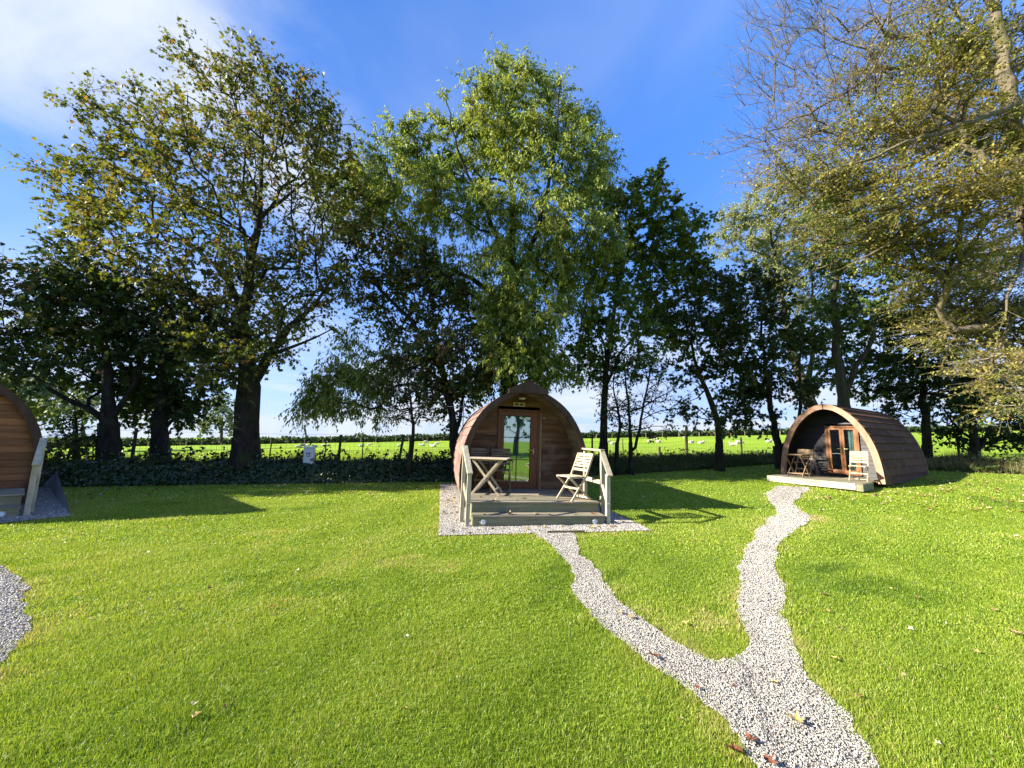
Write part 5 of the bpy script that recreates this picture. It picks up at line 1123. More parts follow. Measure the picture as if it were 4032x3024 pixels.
                  (15.48, 23.0, 13.57, 1.76, 1.56, 1.56, 1.2), (17.88, 23.32, 15.05, 2.1, 1.76, 1.76, 1.2), (19.22, 22.34, 15.45, 1.74, 1.74, 1.86, 1.1), (16.34, 22.73, 11.63, 2.01, 1.51, 1.51, 1.0),
                  (18.2, 22.14, 12.0, 1.97, 1.63, 1.63, 1.0), (18.44, 23.39, 10.11, 2.05, 1.52, 1.52, 0.9)]),
 'pod_sycamore': ([[(15.33, 17.6, 0.69, 0.376), (15.32, 17.6, 2.77, 0.34), (15.24, 17.6, 4.26, 0.29), (15.16, 17.6, 6.23, 0.24), (15.22, 17.6, 8.26, 0.221), (15.54, 17.6, 10.36, 0.146),
                    (15.94, 17.6, 12.53, 0.08)],
                   [(15.29, 17.6, 3.83, 0.214), (16.08, 17.6, 5.81, 0.163), (16.74, 17.6, 8.07, 0.11), (17.2, 17.6, 10.4, 0.067)]],
                  [(16.24, 18.01, 13.28, 1.64, 1.26, 1.26, 1.0), (16.4, 16.91, 10.97, 1.74, 1.39, 1.39, 1.0), (14.2, 16.22, 9.68, 1.45, 1.09, 1.09, 0.9), (16.06, 16.15, 8.39, 1.63, 1.28, 1.28, 1.0),
                   (16.91, 18.54, 8.16, 1.86, 1.2, 1.2, 0.9), (18.97, 18.84, 7.33, 1.88, 1.21, 1.21, 1.1), (14.9, 17.92, 6.76, 1.56, 1.14, 1.14, 0.9), (17.14, 18.29, 5.75, 1.8, 0.92, 0.92, 1.0),
                   (18.31, 17.73, 5.22, 1.31, 0.89, 0.89, 1.0), (17.78, 18.91, 4.25, 1.61, 0.81, 0.81, 0.8), (15.04, 18.55, 5.07, 1.36, 0.92, 0.92, 0.9),
                   (12.34, 16.11, 3.02, 0.78, 0.59, 0.59, 0.7)]),
 'pollard': ([[(-12.43, 12.2, 0.42, 0.372), (-12.54, 12.2, 1.06, 0.332), (-12.66, 12.2, 1.7, 0.378), (-12.78, 12.2, 2.36, 0.263), (-12.97, 12.2, 3.4, 0.207), (-13.25, 12.2, 4.45, 0.135),
               (-13.57, 12.2, 5.54, 0.068)],
              [(-12.62, 12.2, 1.92, 0.175), (-12.3, 12.2, 2.66, 0.132), (-12.21, 12.2, 3.56, 0.089), (-12.3, 12.2, 4.63, 0.052)],
              [(-12.84, 12.2, 1.84, 0.145), (-13.39, 12.2, 2.17, 0.131), (-14.02, 12.2, 2.39, 0.124), (-14.66, 12.2, 2.73, 0.117), (-15.25, 12.2, 3.12, 0.103), (-15.83, 12.2, 3.45, 0.081),
               (-16.45, 12.2, 3.56, 0.059)]],
             [(-15.83, 12.53, 7.5, 0.47, 0.42, 0.42, 0.8), (-14.23, 11.65, 6.39, 0.95, 0.62, 0.62, 1.0), (-14.1, 11.1, 5.72, 0.62, 0.51, 0.51, 1.0), (-13.69, 11.04, 4.99, 0.82, 0.57, 0.57, 1.0),
              (-14.76, 12.95, 6.44, 1.29, 0.85, 0.85, 1.1), (-15.16, 13.19, 5.34, 1.46, 0.93, 0.93, 1.2), (-13.16, 12.46, 5.63, 1.08, 0.97, 0.97, 1.2), (-15.49, 12.75, 4.55, 1.09, 0.73, 0.73, 1.1),
              (-13.24, 12.3, 4.17, 1.35, 0.78, 0.78, 1.2), (-15.08, 13.24, 3.53, 1.28, 0.66, 0.66, 0.9), (-13.13, 12.96, 3.2, 0.94, 0.64, 0.64, 1.0), (-13.62, 11.01, 3.31, 0.67, 0.48, 0.48, 0.8)]),
 'sapling': ([[(-13.91, 12.6, 0.43, 0.104), (-13.99, 12.6, 1.02, 0.082), (-14.15, 12.6, 1.76, 0.06), (-14.31, 12.6, 2.36, 0.038)]],
             [(-14.28, 12.71, 1.91, 0.53, 0.46, 0.46, 0.7), (-14.2, 12.42, 1.16, 0.44, 0.41, 0.41, 1.0), (-13.25, 12.23, 1.11, 0.41, 0.36, 0.36, 1.0), (-13.54, 12.21, 0.82, 0.5, 0.35, 0.29, 1.0)]),
 'slim_tree': ([[(18.78, 17.6, 0.76, 0.23), (18.9, 17.6, 2.42, 0.212), (18.99, 17.6, 3.91, 0.182), (19.12, 17.6, 5.87, 0.141), (19.25, 17.6, 7.67, 0.088)],
                [(18.99, 17.6, 3.69, 0.107), (19.88, 17.6, 5.01, 0.086), (20.7, 17.6, 6.35, 0.055)]],
               [(19.56, 17.93, 7.55, 1.57, 1.16, 1.16, 1.1), (19.9, 17.05, 6.63, 1.48, 1.1, 1.1, 1.1), (17.47, 16.5, 5.18, 1.42, 0.93, 0.93, 1.1), (18.97, 16.44, 4.79, 1.41, 0.93, 0.93, 1.1),
                (18.35, 18.35, 3.98, 1.34, 0.79, 0.79, 1.0), (20.37, 18.59, 3.82, 1.58, 0.8, 0.8, 0.9), (18.17, 17.86, 2.84, 1.08, 0.54, 0.54, 0.7), (21.72, 18.15, 4.25, 1.11, 0.79, 0.79, 1.0)]),
 'small_thorn': ([[(-3.45, 13.4, 0.59, 0.103), (-3.39, 13.4, 1.22, 0.088), (-3.38, 13.4, 1.85, 0.08), (-3.51, 13.4, 2.65, 0.065), (-3.69, 13.4, 3.63, 0.041), (-3.8, 13.4, 4.46, 0.025)],
                  [(-3.39, 13.4, 1.93, 0.048), (-3.06, 13.4, 2.5, 0.032), (-2.76, 13.4, 2.99, 0.024)], [(-3.47, 13.4, 2.33, 0.048), (-3.9, 13.4, 2.97, 0.032), (-4.25, 13.4, 3.45, 0.024)]],
                 [(-3.94, 13.62, 4.0, 0.91, 0.59, 0.59, 0.6), (-3.26, 13.03, 3.26, 0.87, 0.72, 0.72, 0.7), (-3.91, 12.67, 2.89, 0.76, 0.62, 0.62, 0.7), (-3.26, 12.63, 2.44, 0.83, 0.53, 0.53, 0.7),
                  (-2.93, 13.9, 2.54, 0.59, 0.59, 0.59, 0.5), (-4.29, 14.06, 2.19, 0.51, 0.37, 0.37, 0.5)]),
 'thin_tree': ([[(4.13, 15.2, 0.62, 0.099), (4.15, 15.2, 1.33, 0.09), (4.29, 15.2, 2.06, 0.082), (4.19, 15.2, 2.78, 0.064), (4.04, 15.2, 3.52, 0.046), (4.15, 15.2, 4.46, 0.028)],
                [(4.26, 15.2, 2.15, 0.036), (4.58, 15.2, 2.61, 0.027), (4.77, 15.2, 3.16, 0.018)]],
               [(4.08, 15.34, 3.72, 0.75, 0.66, 0.66, 0.6), (4.33, 14.97, 2.77, 0.63, 0.51, 0.51, 0.5), (3.64, 14.74, 2.74, 0.53, 0.53, 0.53, 0.5)])}

g = 'trees along the hedge bank'
make_tree('sycamore', 'tall broad sycamore with a thick bare trunk and open olive crown', TREES['big_sycamore'], 1, M['bark'], M['lf_syc'], 'palm', .122, 950, 5, 5.6, .7, .25, tipr=.0125)
make_tree('pollard_tree', 'dark tree on a squat forked trunk with one bare limb reaching over the left pod', TREES['pollard'], 2, M['bark'], M['lf_dark'], 'palm', .14, 260, 5, 6.5, .6, .3)
make_tree('ivy_clad_tree', 'dense dark tree between the squat forked trunk and the big sycamore', TREES['ivy_tree'], 3, M['bark'], M['lf_dark'], 'palm', .13, 260, 5, 7, .5, .3)
make_tree('sapling', 'slender dark sapling between the left pod and the squat forked trunk', TREES['sapling'], 4, M['bark'], M['lf_dark'], 'ivy', .085, 60, 4, 5, .35, .2)
make_tree('hawthorn', 'half-bare dark tree at the left picture edge behind the left pod', TREES['edge_tree'], 5, M['bark'], M['lf_brown'], 'ivy', .10, 190, 5, 6, .5, .2)
make_tree('thorn_tree', 'small thin reddish thorn tree standing alone left of the middle pod', TREES['small_thorn'], 6, M['bark'], M['lf_brown'], 'ivy', .055, 130, 6, 5.5, .4, .1, step=.3)
make_tree('leaning_tree', 'brown-green tree leaning left out from behind the middle pod', TREES['leaning_tree'], 7, M['bark'], M['lf_brown'], 'ivy', .105, 560, 5, 7.5, .55, .3)
make_tree('drooping_tree', 'low drooping feathery branches reaching left over the pasture view', TREES['drooping_tree'], 8, M['bark'], M['lf_ash'], 'lance', .14, 170, 6, 11, .6, .75, upright=-.1)
make_tree('ash_tree', 'tallest bright green ash with a pointed crown behind the middle pod', TREES['ash'], 9, M['bark'], M['lf_ash'], 'lance', .165, 950, 6, 15, .7, .55, flat=.6)
make_tree('field_maple', 'green tree on a straight trunk just right of the middle pod', TREES['field_maple'], 10, M['bark'], M['lf_maple'], 'palm', .14, 430, 5, 7.5, .55, .25)
make_tree('slender_tree', 'thin crooked stem with sparse leaves beside the straight trunk right of the middle pod', TREES['thin_tree'], 11, M['bark'], M['lf_dark'], 'ivy', .075, 60, 5, 4, .4, .15, step=.3)
make_tree('bare_tree', 'two-stemmed nearly leafless small tree against the sky, right of the middle pod', TREES['bare_tree'], 12, M['bark'], M['lf_dark'], 'ivy', .075, 140, 6, 6, .45, .05, step=.3)
make_tree('crooked_tree', 'dark tree on a bent trunk by the tall leaning fence post', TREES['crooked_tree'], 13, M['bark'], M['lf_dark'], 'palm', .13, 260, 5, 6.5, .5, .3)
make_tree('forked_tree', 'dark tree forked at the ground beside the tan arch of the double-door pod', TREES['forked_tree'], 14, M['bark'], M['lf_dark'], 'palm', .13, 250, 5, 6.5, .5, .3)
make_tree('willow', 'pale grey-green feathery tree rising behind the double-door pod, topmost leaves lit', TREES['pale_willow'], 15, M['bark_grey'], M['lf_willow'], 'lance', .15, 420, 6, 13, .6, .45, flat=.5)
make_tree('maple', 'tall dark green tree with a pale trunk rising straight above the double-door pod', TREES['pod_sycamore'], 16, M['bark_grey'], M['lf_maple'], 'palm', .15, 400, 5, 7, .55, .3)
make_tree('alder', 'dark slim straight tree just right of the double-door pod', TREES['slim_tree'], 17, M['bark'], M['lf_dark'], 'palm', .14, 220, 5, 6.5, .5, .25)
make_tree('elder', 'dark many-stemmed low tree behind the dry grass at the right picture edge', TREES['dark_thicket'], 18, M['bark'], M['lf_dark'], 'ivy', .12, 200, 5, 7, .5, .25)
make_tree('beech', 'huge golden-olive beech filling the upper right, its outer twigs nearly bare', TREES['beech'], 19, M['bark_beech'], M['lf_beech'], 'oval', .056, 1800, 6, 11, .8, .05, step=.38, flat=1.9, plan=.22, tipr=.013, group='trees beside the lawn')
make_tree('pasture_tree', 'pale green trees far out in the pasture beyond the squat forked trunk', TREES['far_oak'], 20, M['bark_grey'], M['lf_far'], 'kite', .42, 150, 5, 7, 1.6, .2, group='far pasture trees', step=1.2)
make_tree('pasture_ash', 'small pale tree far out in the pasture, seen just left of the big sycamore trunk', TREES['far_ash'], 21, M['bark_grey'], M['lf_far'], 'kite', .36, 60, 5, 6, 1.2, .2, group='far pasture trees', step=1.2)
# the row goes on to the left of the picture: these trees shade the bank and the far lawn
for k, (x, y, h, s) in enumerate(((-20.5, 8.9, 8.5, .95), (-26.5, 7.4, 10.5, 1.1))):
    z = float(ground_z(x, y))
    spec = ([[(x, y, z - .1, .26), (x + .1, y, z + 2, .22), (x + .2, y, z + h * .5, .14), (x, y, z + h, .03)]],
            [(x + dx * s, y + dy * s, z + h * hz, 1.7 * s, 1.7 * s, 1.25 * s, 1.1) for dx, dy, hz in ((0, 0, .95), (1.4, .4, .75), (-1.3, -.3, .75), (.3, 1.3, .7), (-.2, -1.4, .68), (1.5, -.8, .5), (-1.4, .9, .5), (.6, 1.5, .45), (-.6, -1.5, .42), (1.2, .2, .34), (-1.2, -.2, .34))])
    make_tree('hedgerow_tree', ['tree outside the picture beyond the left pod', 'outermost tree outside the picture on the left', 'tree behind the half-bare tree outside the left picture edge'][k], spec, 40 + k, M['bark'], M['lf_dark'], 'kite', .2, 190, 5, 6, .6, .3)

# trees on the far side of the camp site, behind the photographer: seen only as reflections in the door panes
for k, (x, y, h, s) in enumerate(((-3.5, -13, 9, 1.3), (2.5, -14.5, 10, 1.4), (8.5, -13, 9, 1.3), (-34, -9, 8, 1.5), (-36, -2, 8, 1.5))):
    spec = ([[(x, y, -.1, .26), (x + .1, y, 2, .22), (x + .2, y, h * .5, .14), (x, y, h, .03)]],
            [(x + dx * s, y + dy * s, h * hz, 1.7 * s, 1.7 * s, 1.25 * s, 1.1) for dx, dy, hz in ((0, 0, .95), (1.4, .4, .75), (-1.3, -.3, .75), (.3, 1.3, .7), (1.5, -.8, .5), (-1.4, .9, .5), (.6, 1.5, .45), (-.6, -1.5, .42), (1.2, .2, .3), (-1.2, -.2, .3))])
    make_tree('garden_tree', ['green tree behind the photographer, left of the door axis', 'green tree behind the photographer, mirrored in the middle pod\'s door', 'green tree behind the photographer, right of the door axis', 'dark tree far left outside the picture, mirrored in the double doors', 'second dark tree far left outside the picture, nearer the hedge'][k], spec, 60 + k, M['bark'], M['lf_maple'], 'kite', .34, 110, 5, 4, .7, .3, group='trees outside the picture')
# ------------------------------------------------------------------ ivy, brambles and rough grass on the bank
M['lf_ivy'] = leaf_mat('ivy_leaf', [(0, (.014, .034, .010)), (.5, (.028, .06, .014)), (.85, (.05, .085, .02)), (1, (.13, .10, .05))], .22, rough=.35, spec=.5)
M['lf_bramble'] = leaf_mat('bramble_leaf', [(0, (.03, .06, .014)), (.5, (.07, .115, .022)), (.85, (.12, .16, .035)), (1, (.20, .12, .05))], .32)
M['dry'] = leaf_mat('rough_grass_blade', [(0, (.035, .06, .014)), (.4, (.09, .12, .026)), (.7, (.22, .19, .08)), (1, (.40, .32, .17))], .35)
rb_ = np.random.default_rng(21)
def bank_points(n, x0, x1, d0, d1):
    s = np.r_[0, np.cumsum(np.linalg.norm(np.diff(BANK, axis=0), axis=1))]
    xs = np.interp(np.linspace(0, s[-1], 4000), s, BANK[:, 0]); ok = np.linspace(0, s[-1], 4000)[(xs > x0) & (xs < x1)]
    t = rb_.uniform(ok.min(), ok.max(), n); x = np.interp(t, s, BANK[:, 0]); y = np.interp(t, s, BANK[:, 1])
    x2 = np.interp(t + .05, s, BANK[:, 0]); y2 = np.interp(t + .05, s, BANK[:, 1]); tx, ty = x2 - x, y2 - y; L = np.hypot(tx, ty) + 1e-9; tx, ty = tx / L, ty / L
    d = rb_.uniform(d0, d1, n); return x - ty * d, y + tx * d, np.stack([ty, -tx], -1), d
def cover(name, label, cat, n, x0, x1, d0, d1, kind, size, mt, puff=.12, t0=0, t1=1, front=.8):
    x, y, nf_, d = bank_points(n, x0, x1, d0, d1); z = ground_z(x, y)
    puffy = puff * (1 + vnoise(x, y, 2.2, 31)) * rb_.random(len(x)) ** .6
    Nn = norm(np.stack([nf_[:, 0] * front, nf_[:, 1] * front, np.full(len(x), .7)], -1) + rb_.normal(0, .45, (len(x), 3)))
    P_ = np.stack([x, y, z], -1) + norm(np.stack([nf_[:, 0] * .6, nf_[:, 1] * .6, np.full(len(x), .8)], -1)) * puffy[:, None]
    A = norm(rb_.normal(0, .6, (len(x), 3)) + np.array([0, 0, -.7])); S = size * rb_.uniform(.55, 1.3, len(x))
    V, F, tri = leaf_arrays(P_, A, Nn, S, kind, .18, .3)
    t = np.clip(t0 + (t1 - t0) * (.5 + .25 * vnoise(x, y, 1.7, 33) + rb_.normal(0, .2, len(x))), 0, 1)
    o = mesh_obj(name, raw_mesh(name, V, [F], [mt], np.repeat(t, tri))); return tag(o, label, cat, kind='stuff')
cover('ivy', 'dark glossy ivy smothering the bank left of the middle pod', 'ivy', 42000, -17, .6, -.12, 1.9, 'ivy', .08, M['lf_ivy'], .12)
cover('brambles', 'low brambles and nettles over the bank right of the middle pod', 'brambles', 15000, 1.2, 17, -.1, 1.7, 'ivy', .075, M['lf_bramble'], .16, 0, .75)
cover('weeds', 'sunlit weeds and nettles in front of the bank at the right edge', 'weeds', 11000, 17.2, 27, -.6, 1.2, 'ivy', .085, M['lf_bramble'], .30, .3, 1)
# arching sprays that stick up along the top of the bank
def sprays(name, label, cat, n, x0, x1, d0, d1, h, mt, leafk, ls, per):
    x, y, nf_, d = bank_points(n, x0, x1, d0, d1); z = ground_z(x, y)
    P0 = np.stack([x, y, z], -1); up = norm(np.stack([rb_.normal(0, .5, n), rb_.normal(0, .5, n), np.full(n, 1.0)], -1)); H = h * rb_.uniform(.4, 1.2, n)
    P1 = P0 + up * H[:, None]; P2 = P1 + norm(up * .3 + rb_.normal(0, .7, (n, 3)) + np.array([0, 0, -.1])) * (H * .6)[:, None]
    Va, Fa = frusta(P0, P1, np.full(n, .005), np.full(n, .004), 3); Vb, Fb = frusta(P1, P2, np.full(n, .004), np.full(n, .002), 3)
    tb = np.repeat(np.arange(n), per); t = rb_.uniform(.3, 1.0, len(tb)); q = np.where(t[:, None] < .6, P0[tb] + (P1 - P0)[tb] * (t / .6)[:, None], P1[tb] + (P2 - P1)[tb] * ((t - .6) / .4)[:, None])
    V, F, tri = leaf_arrays(q, rand_dir(rb_, len(tb)) + np.array([0, 0, -.2]), rand_dir(rb_, len(tb)) * .7 + np.array([0, 0, .7]), ls * rb_.uniform(.6, 1.3, len(tb)), leafk)
    me = raw_mesh(name, np.concatenate([Va, Vb, V]), [np.concatenate([Fa, Fb + len(Va)]), F + len(Va) + len(Vb)], [M['bark'], mt], np.concatenate([np.full(len(Fa) * 2, .5), np.repeat(rb_.random(len(tb)), tri)]), np.r_[np.zeros(len(Fa) * 2, int), np.ones(len(F), int)])
    return tag(mesh_obj(name, me), label, cat, kind='stuff')
sprays('ivy_sprays', 'loose ivy and bramble sprays sticking up above the ivy bank', 'ivy', 330, -15, 0, .8, 1.8, .42, M['lf_ivy'], 'ivy', .085, 9)
sprays('bramble_sprays', 'bramble sprays arching above the bank right of the middle pod', 'brambles', 170, 2.5, 16, .7, 1.7, .40, M['lf_bramble'], 'ivy', .08, 9)
sprays('nettles', 'tall weeds in the dry grass at the right edge', 'weeds', 120, 17, 26, .0, 1.3, .55, M['lf_bramble'], 'ivy', .09, 10)
def rough_grass(name, label, n, x0, x1, d0, d1, L0, L1, t0, t1, wd=.012):
    x, y, nf_, d = bank_points(n, x0, x1, d0, d1)
    V, F, k = blades(rb_, x, y, rb_.uniform(L0, L1, n) * (1 + .4 * vnoise(x, y, 2.5, 8)), wd * rb_.uniform(.6, 1.3, n), .5, ground_z(x, y), True)
    t = np.clip(t0 + (t1 - t0) * (.5 + .3 * vnoise(x, y, 1.4, 12) + rb_.normal(0, .22, n)), 0, 1)
    o = mesh_obj(name, raw_mesh(name, V, F, [M['dry']], np.concatenate([t, t]))); return tag(o, label, 'grass', kind='stuff')
rough_grass('rough_grass', 'long rough grass on the shaded bank right of the middle pod', 26000, 1, 17.5, -.15, 2.4, .14, .40, 0, .7)
rough_grass('dry_grass', 'sunlit dry straw-coloured grass mound at the right picture edge', 22000, 17.4, 27, -.7, 2.0, .25, .62, .35, 1.0)
rough_grass('bank_grass', 'rough grass along the top of the ivy bank', 9000, -18, 1, 1.2, 2.6, .12, .34, 0, .6)
# pasture turf close behind the bank
x, y, nf_, d = bank_points(60000, -19, 22, 2.0, 16.0)
V, F, k = blades(rb_, x, y, rb_.uniform(.05, .12, len(x)), rb_.uniform(.02, .035, len(x)), .6, ground_z(x, y), False)
t = np.clip(.55 + .16 * vnoise(x, y, .9, 12) + rb_.normal(0, .12, len(x)), 0, 1)
tag(mesh_obj('pasture_grass', raw_mesh('pasture_grass', V, F, [M['blade']], t)), 'bright grazed grass of the pasture just behind the bank', 'grass', kind='stuff')

# ------------------------------------------------------------------ stock fence along the bank
def bank_at(x, d):
    s = np.interp(x, BANK[:, 0], np.arange(len(BANK))); i = int(min(s, len(BANK) - 2)); a, b = BANK[i], BANK[i + 1]
    t = norm(b - a); y = np.interp(x, BANK[:, 0], BANK[:, 1]); return x - t[1] * d, y + t[0] * d
fe = empty('stock_fence', 'wire netting stock fence with dark wooden posts running behind the bank', 'fence', (0, 15, .7))
pts = []
def fpost(x, y, h, r, lx=0.0, ly=0.0):
    z = float(ground_z(x, y)); m_ = MB(); ax = np.array([lx, ly, 1.0])
    m_.tube([np.array((x, y - 15, z - .75)), np.array((x, y - 15, z - .7)) + ax * (h * .5), np.array((x, y - 15, z - .7)) + ax * h], [r, r * .97, r * .9], 9)
    m_.build('post', M['post'], fe); return (x + lx * h, y + ly * h, z, h)
top = []
for (x, dd, h, r, lx) in ((-18, 2.3, 1.15, .05, 0), (-14.6, 2.3, 1.15, .05, .03), (-11.6, 2.3, 1.1, .05, .0), (-8.35, 2.5, 1.02, .052, -.10), (-5.75, 2.5, 1.02, .05, .02), (-3.66, 2.5, 1.08, .052, .13), (-1.2, 2.5, 1.1, .05, 0), (1.2, 2.4, 1.1, .05, .02), (4.4, 2.4, 1.1, .045, 0), (8.1, 2.4, .62, .06, .0), (9.75, 2.3, 1.55, .07, .02), (12.6, 2.3, 1.15, .05, 0), (15.4, 2.3, 1.15, .05, 0), (17.6, 2.4, 1.15, .05, 0), (20.5, 2.4, 1.15, .05, 0), (25, 2.4, 1.15, .05, 0)):
    x_, y_ = bank_at(x, dd); top.append(fpost(x_, y_, h, r, lx))
# thinner stakes between
for x, dd, lx in ((-7.95, 2.45, .05), (-6.2, 2.45, .0), (-4.95, 2.5, -.02), (-3.3, 2.5, 0), (2.6, 2.5, .03), (6.2, 2.5, -.04)):
    x_, y_ = bank_at(x, dd); fpost(x_, y_, .92, .022, lx)
nw = MB()
for (xa, ya, za, ha), (xb, yb, zb, hb) in zip(top[:-1], top[1:]):
    for f in (.12, .27, .43, .60, .78, 1.02):
        nw.tube([(xa, ya - 15, za - .7 + f), ((xa + xb) / 2, (ya + yb) / 2 - 15, (za + zb) / 2 - .7 + f - .015), (xb, yb - 15, zb - .7 + f)], .0032, 4, cap=False)
    L = math.hypot(xb - xa, yb - ya); k = int(L / .16)
    for j in range(1, k):
        t = j / k; xx, yy, zz_ = xa + (xb - xa) * t, ya + (yb - ya) * t, za + (zb - za) * t - .7
        nw.beam((xx, yy - 15, zz_ + .10), (xx + .004, yy - 15, zz_ + .79), .0042, .0042, (0, 1, 0))
nw.build('netting', M['wire'], fe)
# dark rubber sleeve on the slack strand beside the leaning post
xa, ya = bank_at(6.9, 2.3); xb, yb = bank_at(8.9, 2.3); za = 1.52
xm, ym = bank_at(7.6, 2.25); zm = float(ground_z(xm, ym))
sv = MB(); sv.tube([(xm - .18, ym - .05, zm + .92), (xm + .18, ym + .05, zm + .975)], .045, 10); tag(sv.build('wire_sleeve', M['dark_rubber']), 'black sleeve on the slack fence wire left of the crooked tree', 'wire sleeve')
sw = MB(); x0, y0 = bank_at(3.2, 2.35); x1, y1 = bank_at(9.75, 2.3)
sw.tube([(x0, y0, float(ground_z(x0, y0)) + .72), (xm, ym, zm + .945), (x1, y1, float(ground_z(x1, y1)) + 1.3)], .006, 5); sw.build('strand', M['wire'], None)
st_ = bpy.data.objects['strand']; st_.parent = fe; st_.location = (0, -15, -.7)

# ------------------------------------------------------------------ pale box with a brown emblem on the ivy bank
x_, y_ = bank_at(-6.45, .95); z_ = float(ground_z(x_, y_))
hb_ = empty('hookup_box', 'small pale grey box with a brown emblem standing in the ivy', 'utility box', (x_, y_, z_ + .16), R(12)); hb_.scale = (1.15,) * 3
q = MB(); q.box((0, 0, .09), (.27, .16, .50)); q.build('body', M['grey_blue'], hb_, bevel=.012)
q = MB(); q.prism([(-.145, .33), (.145, .33), (.125, .385), (-.125, .385)], 'y', -.10, .09, .5); q.build('lid', M['grey_blue'], hb_, bevel=.006)
q = MB()
q.prism([(-.058, .215), (.058, .215), (.052, .175), (.044, .175), (.038, .095), (-.038, .095), (-.044, .175), (-.052, .175)], 'y', -.088, -.081, .5, 0)
q.prism([(-.024, .18), (.024, .18), (.019, .115), (-.019, .115)], 'y', -.0905, -.0885, .5, 1)
q.build('emblem', [M['emblem_brown'], M['emblem_cream']], hb_)

# ------------------------------------------------------------------ far hedge with its fence, and the sheep
rh = np.random.default_rng(77)
n = 30000; x = rh.uniform(-230, 210, n); y = 108 + .02 * x + rh.uniform(-1.3, 1.3, n)
hh = 1.55 + .30 * vnoise(x, x * 0, .23, 51) + .35 * vnoise(x, x * 0, .9, 52) + 1.0 * np.exp(-((x + 42) / 1.6) ** 2) + .9 * np.exp(-((x + 118) / 14) ** 2)
z = ground_z(x, y, np.full(n, 95.0)) + hh * rh.random(n) ** .8
V, F, tri = leaf_arrays(np.stack([x, y, z], -1), rand_dir(rh, n) + np.array([0, 0, .4]), rand_dir(rh, n) + np.array([0, -.4, .6]), rh.uniform(.35, .85, n), 'oval', .2)
M['lf_hedge'] = leaf_mat('hedge_leaf', [(0, (.025, .05, .018)), (.5, (.05, .085, .025)), (.85, (.09, .12, .035)), (1, (.15, .13, .045))], .3)
fh = empty('field_hedge', 'long dark clipped hedge closing the far side of the pasture', 'hedge', (0, 108, .4))
mesh_obj('foliage', raw_mesh('foliage', V - np.array([0, 108, .4]), [F], [M['lf_hedge']], np.repeat(np.clip(.4 + .25 * vnoise(x, y, .35, 3) + rh.normal(0, .2, n), 0, 1), tri)), fh)
core = []
xs = np.arange(-230, 211, 4.0)
for yy, zf in ((-.8, 0), (-.6, .9), (.6, .9), (.8, 0)): core.append(np.stack([xs, 108 + .02 * xs + yy - 108, ground_z(xs, 108 + .02 * xs, np.full(len(xs), 95.0)) + zf - .45], -1))
m_ = len(xs); j = np.arange(m_ - 1); V = np.concatenate(core)
mesh_obj('branches', raw_mesh('branches', V, [np.concatenate([np.stack([j + a * m_, j + 1 + a * m_, j + 1 + (a + 1) * m_, j + (a + 1) * m_], -1) for a in range(3)])], [M['bark']]), fh)
ff = empty('field_fence', 'row of small grey posts in front of the far hedge', 'fence', (0, 105, .4))
for k in range(44):
    x = -96 + k * 4.6 + rh.uniform(-.6, .6); y = 105.4 + .02 * x; z = float(ground_z(x, y, np.array(92.0)))
    q = MB(); q.box((x, y - 105, z - .4 + .55), (.16, .16, 1.2)); q.build('post', M['edging'], ff)

def sheep_mesh(kind):
    bm = bmesh.new()
    def blob(c, s, rot=0):
        r = bmesh.ops.create_icosphere(bm, subdivisions=2, radius=1.0, matrix=Matrix.Translation(c) @ Matrix.Rotation(rot, 4, 'Y') @ Matrix.Diagonal((*s, 1)))
    if kind == 'standing':
        blob((0, 0, .62), (.55, .27, .29)); blob((-.25, 0, .64), (.32, .28, .29)); blob((.45, 0, .68), (.22, .19, .22)); blob((.66, 0, .62), (.17, .11, .16), .6); blob((.80, 0, .45), (.17, .075, .09), 1.0)
        for x_ in (.36, -.38):
            for y_ in (.14, -.14): blob((x_, y_, .25), (.065, .06, .28))
        for y_ in (.12, -.12): blob((.74, y_, .58), (.05, .08, .03))
    else:
        blob((0, 0, .26), (.56, .33, .27)); blob((-.2, .05, .28), (.36, .34, .27)); blob((.45, 0, .42), (.19, .16, .22), -.4); blob((.62, 0, .56), (.18, .085, .10), .35); blob((.3, -.2, .09), (.22, .08, .08)); blob((-.3, -.24, .1), (.24, .1, .1))
        for y_ in (.12, -.12): blob((.54, y_, .62), (.04, .08, .03))
    me = bpy.data.meshes.new('sheep'); bm.to_mesh(me); bm.free()
    o = bpy.data.objects.new('sheep_build', me); COL.objects.link(o)
    rm = o.modifiers.new('one_body', 'REMESH'); rm.mode = 'VOXEL'; rm.voxel_size = .035
    dg = bpy.context.evaluated_depsgraph_get(); me2 = bpy.data.meshes.new_from_object(o.evaluated_get(dg)); bpy.data.objects.remove(o)
    me2.name = 'sheep'; me2.materials.clear(); me2.materials.append(M['wool']); me2.polygons.foreach_set('use_smooth', [True] * len(me2.polygons)); return me2
SH = {'standing': sheep_mesh('standing'), 'lying': sheep_mesh('lying')}
